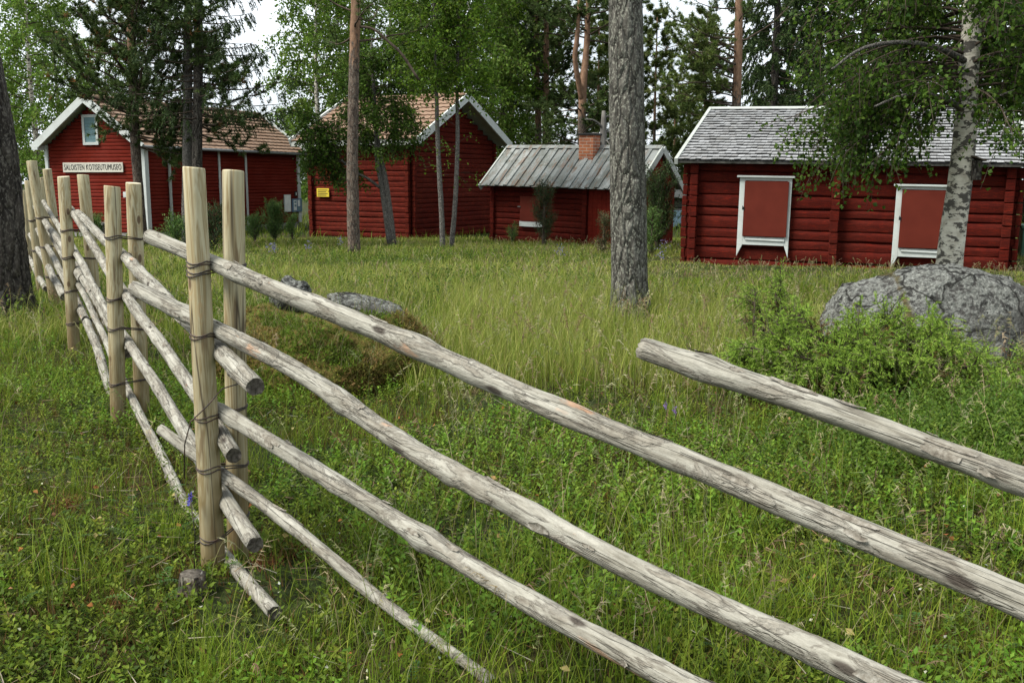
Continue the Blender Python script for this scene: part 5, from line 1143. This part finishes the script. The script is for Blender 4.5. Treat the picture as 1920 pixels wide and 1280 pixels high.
def litter():
    B = Batch(); x, y = sample(7000, 1.7, 10, 1.2); x, y = x, y; N = len(x)
    B.spikes(np.stack([x, y, gz(x, y) + rng.uniform(.005, .07, N)], 1), np.stack([rng.normal(0, 1, N), rng.normal(0, 1, N), rng.normal(.1, .25, N)], 1), rng.uniform(.04, .16, N), .0035, cols(N, [(.19, .13, .07), (.26, .20, .12), (.12, .06, .03), (.30, .27, .2)]))
    x, y = sample(420, 1.7, 9, 1.2); k = keep(x, y); x, y = x[k], y[k]; N = len(x); B.leaves(np.stack([x, y, gz(x, y) + rng.uniform(.03, .09, N)], 1), np.stack([rng.normal(0, 1, N), rng.normal(0, 1, N), rng.normal(0, .3, N)], 1), rng.uniform(.02, .04, N), .022, cols(N, [(.25, .10, .035), (.30, .17, .08), (.36, .30, .12)]))
    # little clumps of rusty dead grass
    for (px, py) in ((215, 1150), (128, 955), (1130, 945), (690, 980), (500, 1060), (560, 1035)):
        p = at(px, py, 3.6); t_ = (0 - H) / (p.z - H); c0 = np.array([p.x * t_, p.y * t_]); n = 130; xx = c0[0] + rng.normal(0, .035, n); yy = c0[1] + rng.normal(0, .035, n)
        B.spikes(np.stack([xx, yy, gz(xx, yy)], 1), np.stack([rng.normal(0, .6, n), rng.normal(0, .6, n), np.ones(n)], 1), rng.uniform(.04, .10, n), .003, cols(n, [(.22, .09, .035), (.30, .15, .07), (.14, .06, .03)]))
    tag(B.build('dry_litter', 'dead'), kind='stuff')
    W = Batch()
    for k in range(10):
        px = rng.choice([610, 1075, 1000, 500, 1230, 1530]) + rng.normal(0, 28); Y = rng.uniform(17, 22); p = at(px, 400, Y); n = 22; xx = p.x + rng.normal(0, .05, n); yy = Y + rng.normal(0, .05, n)
        W.leaves(np.stack([xx, yy, gz(xx, yy) + rng.uniform(.28, .46, n)], 1), rand_dirs(n), .035, .025, cols(n, [(.20, .19, .33), (.27, .26, .38), (.16, .15, .3)]))
    x, y = sample(150, 1.8, 5.5, 1.1); N = len(x); W.leaves(np.stack([x, y, gz(x, y) + rng.uniform(.05, .11, N)], 1), np.stack([rng.normal(0, 1, N), rng.normal(0, 1, N), np.ones(N) * .6], 1), .014, .010, cols(N, [(.55, .55, .35), (.6, .6, .5)]))
    tag(W.build('wildflowers', 'leaf'), kind='stuff')
def blossom(label, px, py, Y, col_, n=16, h=.12):
    p = at(px, py, Y); z = gnd(p.x, Y); o = thing('wild_flower', label, 'flower', (p.x, Y, z)); top = p.z - z; m = MB().tube([(0, 0, 0), (.01, .005, top * .5), (0, 0, top)], .0022, 5); m.build('stem', 'bark_mid', o, True)
    B = Batch(); q = rng.random(n); B.leaves(np.stack([rng.normal(0, .003, n), rng.normal(0, .003, n), top - .045 * q], 1), rand_dirs(n) + UP * .2, .014, .009, cols(n, [col_])); B.build('petals', 'leaf', o)
blossom('blue violet vetch flower at the end of the lowest rail beside the nearest post', 356, 925, 3.72, (.14, .12, .50), 26)
blossom('pale purple flower spike in the grass right of the middle of the top rail', 1266, 762, 5.6, (.26, .16, .42), 22)
blossom('small purple flower just left of the purple spike in the grass', 1248, 755, 5.75, (.24, .15, .40), 14)
grass(); undergrowth(); seedgrass(); litter()
# plank bench by the museum gable
p = at(196, 432, 29.5); bt = thing('bench', 'short grey plank bench on dark legs at the foot of the museum gable', 'bench', (p.x, 29.5, gnd(p.x, 29.5)), (0, 0, R(-58)))
MB().box((-.5, -.13, .50), (.5, .13, .555), 0, .006).build('seat', 'snag', bt, False, .006)
for xx in (-.42, .34): MB().box((xx, -.10, -.1), (xx + .07, .10, .498)).build('leg', 'bark_dark', bt)
# repeats of a kind share a group
GROUPS = {'pine_tree': 'pines around the museum yard', 'birch_tree': 'birches around the museum yard', 'leafy_tree': 'leafy trees behind the buildings', 'spruce_tree': 'spruces around the museum yard', 'juniper_bush': 'upright junipers by the buildings', 'spreading_juniper': 'spreading junipers by the boulder', 'lichen_stone': 'lichen stones on the mossy rock', 'broken_rock': 'stones at the foot of the boulder', 'wild_flower': 'wild flowers near the fence'}
for o in bpy.data.objects:
    g = GROUPS.get(o.name.split('.')[0])
    if g and o.parent is None and o.get('label'): o['group'] = g
